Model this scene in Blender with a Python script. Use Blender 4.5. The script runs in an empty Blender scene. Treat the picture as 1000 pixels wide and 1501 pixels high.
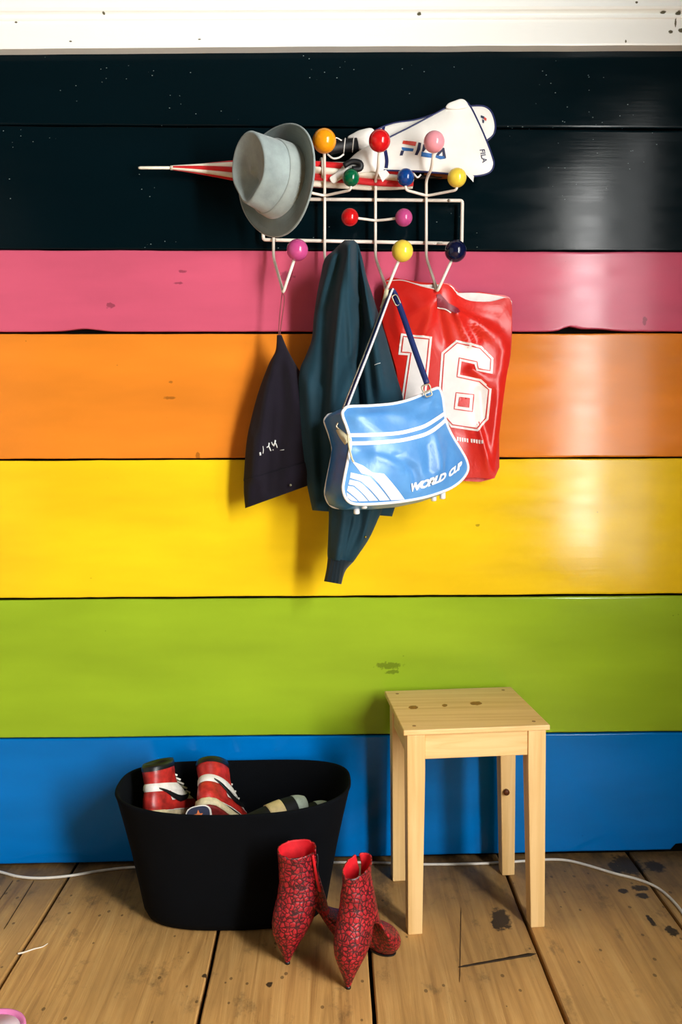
import bpy, bmesh, math, random
from mathutils import Vector, Matrix, noise, geometry
R = math.radians
rnd = random.Random(7)
SC = bpy.context.scene
COL = SC.collection

# ------------------------------------------------------------------ camera
FPX, CAMZ, CAMD = 1230.0, 1.066, 2.12
PITCH, YAW, ROLL = math.atan(88 / FPX), R(0.8), R(-0.6)
CROT = Matrix.Rotation(-YAW, 3, 'Z') @ Matrix.Rotation(R(90) - PITCH, 3, 'X') @ Matrix.Rotation(ROLL, 3, 'Z')
CPOS = Vector((0, -CAMD, CAMZ))
cd = bpy.data.cameras.new('camera')
cam = bpy.data.objects.new('camera', cd); COL.objects.link(cam)
cam.matrix_world = Matrix.Translation(CPOS) @ CROT.to_4x4()
cd.sensor_fit = 'VERTICAL'; cd.sensor_height = 36; cd.sensor_width = 36
cd.lens = FPX * 36 / 1501; cd.clip_start = 0.02
SC.camera = cam

# ------------------------------------------------------------------ world, light, exposure
w = bpy.data.worlds.new('world'); SC.world = w; w.use_nodes = True
w.node_tree.nodes['Background'].inputs[0].default_value = (0.75, 0.87, 1.0, 1)
w.node_tree.nodes['Background'].inputs[1].default_value = 0.25
SC.view_settings.view_transform = 'Standard'; SC.view_settings.look = 'None'
SC.view_settings.exposure = 0.0; SC.view_settings.gamma = 1.0
SC.view_settings.use_curve_mapping = False
WX = 1.3                                    # inner face of the right-hand wall
# casements of the right-hand wall: (y0, y1, z0, z1, watts); the far one has the clearer sky
WIN = [(-2.60, -2.02, 0.50, 2.50, 198), (-1.92, -1.36, 0.50, 2.50, 26)]
for i, (y0, y1, z0, z1, en) in enumerate(WIN):  # daylight entering through the casements
    ld = bpy.data.lights.new('window_daylight', 'AREA'); ld.shape = 'RECTANGLE'
    ld.size, ld.size_y = (z1 - z0), (y1 - y0)
    ld.energy = en; ld.color = (1.0, 1.0, 0.98)
    lo = bpy.data.objects.new('window_daylight', ld); COL.objects.link(lo)
    lo.location = (WX + 0.10, (y0 + y1) / 2, (z0 + z1) / 2)
    lo.rotation_euler = (0, R(90), 0)

# ------------------------------------------------------------------ pixel -> world helpers
def ray(px, py):
    return CROT @ Vector(((px - 500) / FPX, (750.5 - py) / FPX, -1))
def P(px, py, y):
    d = ray(px, py); return CPOS + d * ((y - CPOS.y) / d.y)
def F(px, py, z=0.0):
    d = ray(px, py); return CPOS + d * ((z - CPOS.z) / d.z)
def lerp(a, b, t): return a + (b - a) * t
def catmull(pts, n=6, closed=False):
    pts = [Vector(p) for p in pts]; out = []; N = len(pts)
    rng = N if closed else N - 1
    for i in range(rng):
        if closed:
            p0, p1, p2, p3 = pts[(i-1) % N], pts[i], pts[(i+1) % N], pts[(i+2) % N]
        else:
            p1, p2 = pts[i], pts[i+1]
            p0 = pts[i-1] if i else p1 * 2 - p2
            p3 = pts[i+2] if i + 2 < N else p2 * 2 - p1
        for k in range(n):
            t = k / n
            out.append(0.5 * ((2*p1) + (p2-p0)*t + (2*p0-5*p1+4*p2-p3)*t*t + (3*p1-p0-3*p2+p3)*t**3))
    if not closed: out.append(pts[-1])
    return out

# ------------------------------------------------------------------ object helpers
OFF = {}
def tag(o, label=None, cat=None, group=None, kind=None):
    if label: o['label'] = label
    if cat: o['category'] = cat
    if group: o['group'] = group
    if kind: o['kind'] = kind
    return o
def thing(name, loc, label, cat, group=None):
    o = bpy.data.objects.new(name, None); COL.objects.link(o)
    o.location = loc; o.empty_display_size = 0.05; OFF[o] = Vector(loc)
    return tag(o, label, cat, group)
def mk(name, verts, faces, mat, parent=None, smooth=True, M=None, label=None):
    off = OFF.get(parent, Vector((0, 0, 0)))
    vs = [Vector(v) for v in verts]
    if M is not None: vs = [M @ v for v in vs]
    me = bpy.data.meshes.new(name)
    me.from_pydata([v - off for v in vs], [], faces)
    bm = bmesh.new(); bm.from_mesh(me)
    bmesh.ops.remove_doubles(bm, verts=bm.verts, dist=1e-6)
    bmesh.ops.recalc_face_normals(bm, faces=bm.faces)
    bm.to_mesh(me); bm.free()
    if smooth:
        me.polygons.foreach_set('use_smooth', [True] * len(me.polygons))
    me.update()
    me.materials.append(mat)
    o = bpy.data.objects.new(name, me); COL.objects.link(o)
    if parent: o.parent = parent
    OFF[o] = off
    if label: o['label'] = label
    return o
def autosmooth(o, ang=35):
    me = o.data
    bm = bmesh.new(); bm.from_mesh(me)
    for e in bm.edges:
        if len(e.link_faces) == 2 and e.calc_face_angle(0) > R(ang): e.smooth = False
    bm.to_mesh(me); bm.free()
    return o
def box_vf(x0, x1, y0, y1, z0, z1):
    v = [(x0,y0,z0),(x1,y0,z0),(x1,y1,z0),(x0,y1,z0),(x0,y0,z1),(x1,y0,z1),(x1,y1,z1),(x0,y1,z1)]
    f = [(0,3,2,1),(4,5,6,7),(0,1,5,4),(1,2,6,5),(2,3,7,6),(3,0,4,7)]
    return v, f
def hexa(corners_bottom, corners_top):
    return list(corners_bottom) + list(corners_top), [(3,2,1,0),(4,5,6,7),(0,1,5,4),(1,2,6,5),(2,3,7,6),(3,0,4,7)]
def bevel(o, wdt=0.002, seg=2, ang=40):
    m = o.modifiers.new('bevel', 'BEVEL'); m.width = wdt; m.segments = seg
    m.limit_method = 'ANGLE'; m.angle_limit = R(ang)
    return o
def merge(*vfs):
    V, Fc = [], []
    for v, f in vfs:
        b = len(V); V += list(v); Fc += [tuple(i + b for i in q) for q in f]
    return V, Fc
def tube_vf(pts, r, n=8, closed=False, flat=1.0, up=None):
    pts = [Vector(p) for p in pts]; N = len(pts)
    rr = r if callable(r) else (lambda t: r)
    V, Fc = [], []; nrm = None
    for i, p in enumerate(pts):
        if closed: t = pts[(i+1) % N] - pts[i-1]
        else: t = pts[min(i+1, N-1)] - pts[max(i-1, 0)]
        t.normalize()
        if nrm is None:
            u = Vector(up) if up else (Vector((0,0,1)) if abs(t.z) < 0.9 else Vector((1,0,0)))
            nrm = (u - t * u.dot(t)).normalized()
        else:
            nrm = (nrm - t * nrm.dot(t)).normalized()
        b = t.cross(nrm); q = rr(i / max(1, N - 1))
        for k in range(n):
            a = 2 * math.pi * k / n
            V.append(p + nrm * (q * math.cos(a)) + b * (q * flat * math.sin(a)))
    for i in range(N if closed else N - 1):
        j = (i + 1) % N
        for k in range(n):
            l = (k + 1) % n
            Fc.append((i*n+k, i*n+l, j*n+l, j*n+k))
    if not closed:
        Fc.append(tuple(range(n))[::-1]); Fc.append(tuple((N-1)*n + k for k in range(n)))
    return V, Fc
def loft_vf(rings, cap0=True, cap1=True):
    n = len(rings[0]); V = [p for r in rings for p in r]; Fc = []
    for i in range(len(rings) - 1):
        for k in range(n):
            l = (k + 1) % n
            Fc.append((i*n+k, i*n+l, (i+1)*n+l, (i+1)*n+k))
    if cap0: Fc.append(tuple(range(n))[::-1])
    if cap1: Fc.append(tuple((len(rings)-1)*n + k for k in range(n)))
    return V, Fc
def sphere_vf(c, r, nu=28, nv=16):
    V, Fc = [], []
    for j in range(nv + 1):
        th = math.pi * j / nv
        for i in range(nu):
            a = 2 * math.pi * i / nu
            V.append(Vector(c) + Vector((r*math.sin(th)*math.cos(a), r*math.sin(th)*math.sin(a), r*math.cos(th))))
    for j in range(nv):
        for i in range(nu):
            k = (i + 1) % nu
            Fc.append((j*nu+i, j*nu+k, (j+1)*nu+k, (j+1)*nu+i))
    return V, Fc

# ------------------------------------------------------------------ materials
def lin(c): return tuple((v/255/12.92 if v/255 <= 0.04045 else ((v/255+0.055)/1.055)**2.4) for v in c) + (1,)
def newmat(name, rgb=(200,200,200), rough=0.5, spec=0.5, metal=0.0, sheen=0.0, coat=0.0):
    m = bpy.data.materials.new(name); m.use_nodes = True
    b = m.node_tree.nodes['Principled BSDF']
    b.inputs['Base Color'].default_value = lin(rgb)
    b.inputs['Roughness'].default_value = rough
    b.inputs['Specular IOR Level'].default_value = spec
    b.inputs['Metallic'].default_value = metal
    b.inputs['Sheen Weight'].default_value = sheen
    b.inputs['Coat Weight'].default_value = coat
    return m
class NT:
    def __init__(s, m): s.t = m.node_tree; s.b = s.t.nodes['Principled BSDF']; s.L = s.t.links
    def n(s, typ, **kw):
        q = s.t.nodes.new(typ)
        for k, v in kw.items(): setattr(q, k, v)
        return q
    def coord(s, scale=(1,1,1), loc=(0,0,0), rot=(0,0,0), out='Object', rand=False):
        c = s.n('ShaderNodeTexCoord'); mp = s.n('ShaderNodeMapping')
        src = c.outputs[out]
        if rand:
            oi = s.n('ShaderNodeObjectInfo'); va = s.n('ShaderNodeVectorMath', operation='MULTIPLY_ADD')
            s.L.new(oi.outputs['Random'], va.inputs[0]); va.inputs[1].default_value = (37, 53, 71)
            s.L.new(src, va.inputs[2]); src = va.outputs[0]
        mp.inputs['Scale'].default_value = scale; mp.inputs['Location'].default_value = loc; mp.inputs['Rotation'].default_value = rot
        s.L.new(src, mp.inputs[0]); return mp.outputs[0]
    def noise(s, vec, scale=5, detail=4, rough=0.5, dist=0.0):
        q = s.n('ShaderNodeTexNoise'); q.inputs['Scale'].default_value = scale; q.inputs['Detail'].default_value = detail
        q.inputs['Roughness'].default_value = rough; q.inputs['Distortion'].default_value = dist
        s.L.new(vec, q.inputs['Vector']); return q.outputs['Fac']
    def ramp(s, fac, stops):
        q = s.n('ShaderNodeValToRGB'); e = q.color_ramp.elements
        while len(e) < len(stops): e.new(0.5)
        for el, (p, c) in zip(e, stops):
            el.position = p; el.color = c if len(c) == 4 else lin(c)
        s.L.new(fac, q.inputs[0]); return q.outputs[0]
    def math(s, op, a, b=0.0, clamp=False):
        q = s.n('ShaderNodeMath', operation=op); q.use_clamp = clamp
        for i, x in enumerate((a, b)):
            if isinstance(x, (int, float)): q.inputs[i].default_value = x
            else: s.L.new(x, q.inputs[i])
        return q.outputs[0]
    def mix(s, fac, a, b, blend='MIX'):
        q = s.n('ShaderNodeMix', data_type='RGBA', blend_type=blend)
        for sock, x in ((q.inputs[0], fac), (q.inputs[6], a), (q.inputs[7], b)):
            if isinstance(x, (int, float)): sock.default_value = x
            elif isinstance(x, tuple): sock.default_value = x if len(x) == 4 else lin(x)
            else: s.L.new(x, sock)
        return q.outputs[2]
    def bump(s, h, strength=0.2, dist=0.01, chain=None):
        q = s.n('ShaderNodeBump'); q.inputs['Strength'].default_value = strength; q.inputs['Distance'].default_value = dist
        s.L.new(h, q.inputs['Height'])
        if chain is not None: s.L.new(chain, q.inputs['Normal'])
        return q.outputs[0]
    def color(s, c): s.L.new(c, s.b.inputs['Base Color'])
    def rough(s, c): s.L.new(c, s.b.inputs['Roughness'])
    def normal(s, c): s.L.new(c, s.b.inputs['Normal'])
    def spots(s, lst, nscale=60, amt=0.6):
        """union of irregular ellipses (x, y, z, rx, ry, rz) in object space; 1 inside"""
        c = s.coord(); nz = s.noise(c, nscale, 3); acc = None
        for (x, y, z, rx, ry, rz) in lst:
            mp = s.n('ShaderNodeMapping', vector_type='TEXTURE'); mp.inputs['Location'].default_value = (x, y, z); mp.inputs['Scale'].default_value = (rx, ry, rz)
            s.L.new(c, mp.inputs[0]); ln = s.n('ShaderNodeVectorMath', operation='LENGTH'); s.L.new(mp.outputs[0], ln.inputs[0])
            d = s.math('ADD', ln.outputs['Value'], s.math('MULTIPLY', s.math('SUBTRACT', nz, 0.5), amt * 2))
            k = s.math('SUBTRACT', 1.0, s.math('MULTIPLY', s.math('SUBTRACT', d, 0.8), 3.0), clamp=True)
            acc = k if acc is None else s.math('MAXIMUM', acc, k)
        return acc

def paint(name, rgb, speck=None, seed=0, rough=0.16, dents=()):
    m = newmat(name, rgb, rough, 0.22); t = NT(m)
    big = t.noise(t.coord((1.2, 1, 5), (seed, 0, seed)), 1.6, 3)
    dark = tuple(v * 0.93 for v in rgb); lite = tuple(min(255, v * 1.04) for v in rgb)
    c = t.ramp(big, [(0.3, lin(dark)), (0.7, lin(lite))])
    fine = t.noise(t.coord((6, 1, 160), (0, seed, 0)), 1.0, 4)      # brush strokes along the plank
    wob = t.noise(t.coord((5, 1, 9), (0, 0, seed)), 1.0, 2)          # hand-planed board, uneven
    grit = t.noise(t.coord((1, 1, 1), (seed, 0, 0)), 330, 3)
    # knocks: sparse small dark dents
    vo = t.n('ShaderNodeTexVoronoi'); vo.inputs['Scale'].default_value = 11; vo.inputs['Randomness'].default_value = 1
    t.L.new(t.coord((1, 1, 1.4), (seed * 3.1, 0, seed)), vo.inputs['Vector'])
    dent = t.math('LESS_THAN', vo.outputs['Distance'], 0.018)
    c = t.mix(t.math('MULTIPLY', dent, 0.5), c, tuple(v * 0.35 for v in rgb))
    if speck:
        t.b.inputs['Specular IOR Level'].default_value = 0.13
        vs = t.n('ShaderNodeTexVoronoi'); vs.inputs['Scale'].default_value = 50
        t.L.new(t.coord((1, 1, 1.8), (seed, 0, 2.0)), vs.inputs['Vector'])
        msk = t.math('GREATER_THAN', t.noise(t.coord((1, 1, 1), (3, 0, seed)), 4, 2), 0.54)
        sp = t.math('MULTIPLY', t.math('LESS_THAN', vs.outputs['Distance'], 0.065), msk)
        c = t.mix(t.math('MULTIPLY', sp, 0.75), c, speck)
    if dents:
        k = t.spots(dents, 120, 1.0); c = t.mix(t.math('MULTIPLY', k, 0.55), c, tuple(v * 0.45 for v in rgb))
    t.color(c)
    t.rough(t.math('ADD', t.math('MULTIPLY', t.noise(t.coord((3, 1, 14)), 2.0, 4), 0.18), rough - 0.115))
    h = t.bump(wob, 0.03, 0.012)
    h = t.bump(fine, 0.035, 0.003, h); h = t.bump(grit, 0.02, 0.002, h); h = t.bump(dent, 0.4, -0.002, h)
    t.normal(h); return m

def fabric(name, rgb, rough=0.85, scale=900, bump=0.25, var=0.12, sheen=0.2):
    m = newmat(name, rgb, rough, 0.25, sheen=sheen); t = NT(m)
    t.color(t.ramp(t.noise(t.coord(), 12, 5, 0.6), [(0.3, lin(tuple(v*(1-var) for v in rgb))), (0.7, lin(tuple(min(255, v*(1+var)) for v in rgb)))]))
    t.normal(t.bump(t.noise(t.coord(), scale, 2), bump, 0.001)); return m
def plain(name, rgb, rough=0.4, spec=0.5, scuff=0.06, scale=40, **kw):
    m = newmat(name, rgb, rough, spec, **kw); t = NT(m)
    nz = t.noise(t.coord(), scale, 4, 0.6)
    t.color(t.ramp(nz, [(0.3, lin(tuple(v*(1-scuff) for v in rgb))), (0.7, lin(tuple(min(255, v*(1+scuff*0.5)) for v in rgb)))]))
    t.rough(t.math('ADD', t.math('MULTIPLY', nz, 0.15), rough - 0.075))
    return m
def wood_light(name, rgb, axis):
    m = newmat(name, rgb, 0.5, 0.35); t = NT(m)
    sc = [60, 60, 60]; sc[axis] = 2.2
    g = t.noise(t.coord(tuple(sc), rand=True), 1.0, 5, 0.55, 0.6)
    b2 = t.noise(t.coord(rand=True), 9, 3)
    c = t.ramp(g, [(0.3, lin((rgb[0]*0.90, rgb[1]*0.85, rgb[2]*0.76))), (0.62, lin(rgb))])
    t.color(t.mix(t.math('MULTIPLY', b2, 0.25), c, (rgb[0]*0.93, rgb[1]*0.86, rgb[2]*0.72)))
    t.normal(t.bump(g, 0.08, 0.002)); return m

M_trim = plain('white_gloss_trim', (242, 242, 236), 0.3, 0.4, 0.03, 3)
M_plaster = plain('grey_plaster', (66, 65, 63), 0.85, 0.15, 0.04, 3)
M_dark = plain('dark_gap', (10, 9, 8), 0.9, 0.1)
M_wire = plain('white_wire', (238, 228, 214), 0.35, 0.5, 0.02)

# ------------------------------------------------------------------ the setting
RX0, RX1, RY0, RZ1 = -2.3, WX, -4.6, 3.0
def struct(name, vf, mat, smooth=False):
    return tag(mk(name, vf[0], vf[1], mat, None, smooth), kind='structure')
wall_back = struct('wall_back', box_vf(RX0, RX1, 0.026, 0.12, -0.05, RZ1), M_dark)
struct('wall_left', box_vf(RX0 - 0.12, RX0, RY0, 0.12, -0.05, RZ1), plain('white_plaster', (165, 164, 160), 0.85, 0.15, 0.04, 3))
# right-hand wall with the window opening
OPN = [(-2.66, -1.30, 0.44, 2.56)]
ys = [RY0] + [v for o_ in OPN for v in o_[:2]] + [0.12]
parts = [box_vf(WX, WX + 0.16, ys[k], ys[k+1], -0.05, RZ1) for k in (0, 2)]
for y0, y1, z0, z1 in OPN: parts += [box_vf(WX, WX + 0.16, y0, y1, -0.05, z0), box_vf(WX, WX + 0.16, y0, y1, z1, RZ1)]
struct('wall_right', merge(*parts), M_plaster)
for k, (y0, y1, z0, z1) in enumerate(OPN):
    fr = [box_vf(WX+.02, WX+.07, y0, y0+.06, z0, z1), box_vf(WX+.02, WX+.07, y1-.06, y1, z0, z1), box_vf(WX+.02, WX+.07, y0, y1, z0, z0+.06), box_vf(WX+.02, WX+.07, y0, y1, z1-.06, z1)]
    if k == 0: fr.append(box_vf(WX+.02, WX+.07, -2.02, -1.92, z0, z1))
    win = struct('window_%d' % (k + 1), merge(*fr), M_trim)
    mk('window_sill', *box_vf(WX-.05, WX+.02, y0-.03, y1+.03, z0-.03, z0), M_trim, win, False)
struct('wall_rear', box_vf(RX0, RX1, RY0 - 0.12, RY0, -0.05, RZ1), M_plaster)
struct('ceiling', box_vf(RX0 - .12, RX1 + .16, RY0 - .12, 0.12, RZ1, RZ1 + 0.1), M_plaster)

# wall planks: top and bottom edge of each plank in the picture at x = 0 and x = 1000
NVY = (5, 20, 28)
PLK = [('black', (72.5, 68.5), (182, 188), (3, 17, 22), (170, 190, 190)),
       ('black', (184.5, 191), (365, 368), (3, 17, 22), (170, 190, 190)),
       ('pink', (366.5, 369.5), (486, 485.5), (203, 88, 114), None),
       ('orange', (489.5, 488.5), (672.5, 669.5), (228, 133, 40), None),
       ('yellow', (675.5, 672), (876.5, 870), (248, 204, 28), None),
       ('green', (880, 873.5), (1082, 1072), (150, 180, 40), None),
       ('blue', (1084, 1074), (1267, 1245), (0, 114, 194), None)]
def zline(py0, py1):
    a, b = P(0, py0, 0), P(1000, py1, 0)
    k = (b.z - a.z) / (b.x - a.x); return lambda x: a.z + k * (x - a.x)
DENTS = {2: [(162,448,6,4),(268,398,5,2),(262,415,7,1.6),(420,405,10,7),(945,470,3,6)], 3: [(248,583,8,2),(290,668,3,5),(250,560,3,2)], 4: [(700,770,3,2)], 5: [(570,976,18,5),(575,985,9,3)], 6: [(743,1160,2,2)]}
for i, (nm, top, bot, rgb, speck) in enumerate(PLK):
    zt, zb = zline(*top), zline(*bot)
    dl = [(P(a, b, 0).x, 0, P(a, b, 0).z, rx / 563, 1, rz / 563) for a, b, rx, rz in DENTS.get(i, [])]
    m = paint('gloss_%s_paint' % nm + ('' if i != 1 else '_lower'), rgb, speck, i + 1.3, rough=0.17, dents=dl)
    V, Fc = [], []; NX = 260; yo = rnd.uniform(-0.002, 0.002) if i else 0.0
    for k in range(NX + 1):
        x = RX0 + (RX1 - RX0) * k / NX
        jt = noise.noise((x * 7, i * 3.1, 0)) * 0.0011 + noise.noise((x * 40, i * 3.1, 5)) * 0.0005
        jb = noise.noise((x * 7, i * 3.1, 9)) * 0.0011 + noise.noise((x * 40, i * 3.1, 15)) * 0.0005
        if i == 2:   # splintered lower edge of the pink plank
            for cx, amp, sg in ((P(124, 480, 0).x, 0.007, 0.045), (P(835, 480, 0).x, 0.010, 0.022), (P(870, 480, 0).x, 0.006, 0.06)):
                jb += amp * math.exp(-((x - cx) / sg) ** 2)
        if i == 6 and x > P(985, 1200, 0).x:   # broken corner
            jb += 0.015 + 0.02 * abs(noise.noise((x * 30, 2, 2)))
        t_, b_ = zt(x) + jt, zb(x) + jb
        e = 0.003
        for z, y in ((b_, 0.024), (b_, yo + e), (b_ + e * .3, yo + e * .3), (b_ + e, yo), (b_ + 2 * e, yo), (b_ + 3 * e, yo), (b_ + (t_-b_)*.33, yo), (b_ + (t_-b_)*.67, yo), (t_ - 3 * e, yo), (t_ - 2 * e, yo), (t_ - e, yo), (t_ - e * .3, yo + e * .3), (t_, yo + e), (t_, 0.024)):
            V.append((x, y, z))
    n = 14
    for k in range(NX):
        for j in range(n):
            l = (j + 1) % n
            Fc.append((k*n+j, k*n+l, (k+1)*n+l, (k+1)*n+j))
    Fc.append(tuple(range(n))); Fc.append(tuple(NX*n + j for j in range(n)))
    mk('plank', V, Fc, m, wall_back, True, label='glossy %s painted wall plank' % nm)

# white moulding above the planks, profile swept along the wall
zt0 = P(500, 68, -0.03).z
def mz(py): return P(500, py, -0.035).z
prof = [(0.026, zt0), (-0.030, zt0), (-0.032, zt0 + .004), (-0.032, mz(29)), (-0.036, mz(27.5)), (-0.036, mz(24)), (-0.027, mz(22)), (-0.027, mz(19)),
        (-0.040, mz(16)), (-0.044, mz(13)), (-0.036, mz(10.5)), (-0.036, mz(-30)), (-0.05, mz(-45)), (-0.05, mz(-70)), (0.026, mz(-70))]
V, Fc = [], []; NX = 120
for k in range(NX + 1):
    x = RX0 + (RX1 - RX0) * k / NX
    for j, (y, z) in enumerate(prof):
        V.append((x, y, z + (noise.noise((x * 9, 1, 1)) * 0.0012 if j < 3 else 0) - 0.004 * max(0, -x) * (j < 3)))
n = len(prof)
for k in range(NX):
    for j in range(n):
        l = (j + 1) % n; Fc.append((k*n+j, k*n+l, (k+1)*n+l, (k+1)*n+j))
Fc.append(tuple(range(n))); Fc.append(tuple(NX*n + j for j in range(n)))
m_tr = newmat('chipped_white_paint', (238, 236, 226), 0.3, 0.4); t = NT(m_tr)
chips = [(984,46,3,2.2),(996,18,4,2),(999,44,4,3),(991,33,1.3,6),(973,17,4,1),(918,60,1.2,2),(933,4,2,1.5),(615,19,3,1.5),(152,19,2,1),(23,32,2,1.2),(103,60,2,1),(292,57,2,.8)]
t.color(t.mix(t.spots([(P(a,b,-.034).x, -.034, P(a,b,-.034).z, rx/570, 1, rz/570) for a,b,rx,rz in chips], 300, .4), (248,248,242), (88, 82, 58)))
t.normal(t.bump(t.noise(t.coord((4,1,40)), 2, 4), 0.12, 0.004))
trim = autosmooth(struct('trim_1', (V, Fc), m_tr, True), 25)
tag(trim, 'white painted moulding above the black planks')
# plain plaster above the moulding
struct('wall_upper', box_vf(RX0, RX1, -0.03, 0.026, mz(-68), RZ1), M_plaster)

# floor boards between the seams seen in the picture
floor = struct('floor', box_vf(RX0, RX1, RY0, 0.026, -0.06, -0.022), M_dark)
seam_px = [((99,1287),(0,1445)), ((313,1394),(290,1501)), ((534,1268),(549,1501)), ((743,1282),(832,1501)), ((921,1251),(1000,1359))]
seams = []
for a, b in seam_px:
    A, B = F(*a), F(*b); k = (B.x - A.x) / (B.y - A.y); seams.append((A.x - k * A.y, k))
d = seams[-1][0] - seams[-2][0]
seams = [(seams[0][0] - 0.38 * q, seams[0][1]) for q in (5, 4, 3, 2, 1)] + seams + [(seams[-1][0] + 0.36 * q, seams[-1][1]) for q in (1, 2)]
def floor_mat():
    m = newmat('worn_pine_floorboard', (196, 146, 82), 0.55, 0.35); t = NT(m)
    g = t.noise(t.coord((26, 1.1, 26), rand=True), 1.6, 6, 0.6, 1.2)
    fine = t.noise(t.coord((150, 5, 150), rand=True), 1.0, 4, 0.6)
    big = t.noise(t.coord((2.2, 1.2, 1), rand=True), 1.7, 5, 0.6)
    dirt = t.noise(t.coord((1, .6, 1), rand=True), 16, 7, 0.72)
    c = t.ramp(g, [(0.25, (158, 112, 60)), (0.5, (206, 156, 90)), (0.75, (226, 180, 112))])
    c = t.mix(t.math('MULTIPLY', fine, 0.42), c, (150, 110, 62))
    c = t.mix(t.math('MULTIPLY', t.ramp(big, [(0.42, (0,0,0,1)), (0.72, (1,1,1,1))]), 0.55), c, (132, 106, 66))
    c = t.mix(t.ramp(dirt, [(0.57, (0,0,0,1)), (0.70, (.6,.6,.6,1))]), c, (84, 66, 42))
    vo = t.n('ShaderNodeTexVoronoi'); vo.inputs['Scale'].default_value = 26; t.L.new(t.coord((1,.7,1), rand=True), vo.inputs['Vector'])
    c = t.mix(t.math('MULTIPLY', t.math('LESS_THAN', vo.outputs['Distance'], 0.10), 0.6), c, (48, 32, 18))
    st = [(735,1347,13,16),(727,1355,6,9),(921,1268,22,14),(902,1272,8,9),(914,1306,7,4),(938,1302,12,4),(942,1313,10,4),(395,1443,5,4),(300,1430,4,3),(955,1350,4,8),(985,1365,8,7),(960,1270,14,8)]
    L = []
    for a, b, rx, ry in st:
        p, q, s = F(a, b), F(a + rx, b), F(a, b + ry); L.append((p.x, p.y, 0, (q - p).length, (s - p).length, .05))
    c = t.mix(t.math('MULTIPLY', t.spots(L, 90, 0.7), 0.9), c, (24, 20, 18))
    # grime along the wall, made stronger to paint in some shadow by the tub
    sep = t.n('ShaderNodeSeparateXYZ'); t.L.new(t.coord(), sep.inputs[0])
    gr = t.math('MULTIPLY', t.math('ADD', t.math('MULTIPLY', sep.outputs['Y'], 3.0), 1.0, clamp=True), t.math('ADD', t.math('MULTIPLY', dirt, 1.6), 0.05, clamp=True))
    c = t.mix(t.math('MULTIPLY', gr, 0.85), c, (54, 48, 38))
    t.color(c); t.rough(t.math('ADD', t.math('MULTIPLY', g, 0.25), 0.42))
    h = t.bump(g, 0.25, 0.006); t.normal(t.bump(fine, 0.2, 0.002, h)); return m
M_floor = floor_mat()
seams = [q for q in seams if q[0] + q[1] * RY0 < RX1 - .03 and q[0] < RX1 - .03 and q[0] + q[1] * RY0 > RX0 - .5]
edges = [RX0] + seams + [RX1]
def ex(e, y): return e if isinstance(e, float) else e[0] + e[1] * y
for i in range(len(edges) - 1):
    a, b = edges[i], edges[i+1]; V, Fc = [], []; NY = 60
    if ex(b, 0.0) < RX0 + .03: continue
    for k in range(NY + 1):
        y = lerp(RY0, 0.024, k / NY)
        g = 0.0042
        j0 = noise.noise((i * 5.0, y * 6, 0)) * 0.0018; j1 = noise.noise((i * 5.0 + 5.0, y * 6, 0)) * 0.0018
        x0 = max(RX0, min(RX1, ex(a, y) + g + j0)); x1 = max(RX0, min(RX1, ex(b, y) - g + j1))
        x1 = max(x1, x0 + 1e-4)
        e = min(.0025, (x1 - x0) * .2)
        for x, z in ((x0, -.022), (x0, -e), (x0 + e, 0), (x1 - e, 0), (x1, -e), (x1, -.022)): V.append((x, y, z))
    for k in range(NY):
        for j in range(6):
            l = (j + 1) % 6; Fc.append((k*6+j, k*6+l, (k+1)*6+l, (k+1)*6+j))
    Fc.append(tuple(range(6))); Fc.append(tuple(NY*6 + j for j in range(6)))
    o = autosmooth(mk('floorboard', V, Fc, M_floor, floor, True), 30)
# long splintered crack across one board, and thin cracks at the left
M_crack = plain('dark_splinter_wood', (52, 38, 24), 0.8, 0.2, 0.2)
def floor_sliver(px0, px1, w0, w1, par=floor):
    a, b = F(*px0), F(*px1); dv = (b - a).normalized(); sd = Vector((-dv.y, dv.x, 0)); V, Fc = [], []
    for k in range(13):
        t_ = k / 12; p = a.lerp(b, t_); wd = lerp(w0, w1, t_) * (1 + .5 * noise.noise((t_ * 9, 3, a.x)))
        if k in (0, 12): wd *= .2
        V += [p + sd * wd + Vector((0,0,.0002)), p - sd * wd * .8 + Vector((0,0,.0002)), p + Vector((0, 0, .0014))]
    for k in range(12):
        for j in range(3):
            l = (j + 1) % 3; Fc.append((k*3+j, k*3+l, k*3+3+l, k*3+3+j))
    mk('splinter', V, Fc, M_crack, par, True)
floor_sliver((672, 1418), (786, 1398), .003, .0065)
floor_sliver((676, 1330), (674, 1440), .0008, .0008)
floor_sliver((50, 1291), (6, 1362), .0012, .0012); floor_sliver((19, 1291), (-8, 1330), .001, .001)

# ------------------------------------------------------------------ coat rack
YF = -0.026            # frame bars
BALL = {'amber': (236,150,18), 'red': (200,20,24), 'pale_pink': (232,150,160), 'green': (0,92,56), 'blue': (8,60,130), 'yellow': (238,208,70),
        'mauve': (190,72,130), 'navy': (10,16,48)}
rack = thing('coat_rack', P(530, 325, -0.02), 'white wire coat rack with coloured wooden balls mounted on the plank wall', 'coat rack')
def knob(px, py, y, rpx, colr, hole=True):
    c = P(px, py, y); r = rpx / FPX * (c - CPOS).length
    m = bpy.data.materials.get('lacquer_' + colr) or plain('lacquer_' + colr, BALL[colr], 0.16, 0.5, 0.03, 20)
    mk('knob', *sphere_vf(c, r), m, rack, True, label='%s lacquered wooden ball' % colr.replace('_', ' '))
    return c
def wire(pts, r=0.0033, nm='hook_wire', sm=5, closed=False):
    pp = [P(*p) for p in pts]
    return mk(nm, *tube_vf(catmull(pp, sm, closed) if sm > 1 else pp, r, 10, closed), M_wire, rack, True)
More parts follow.
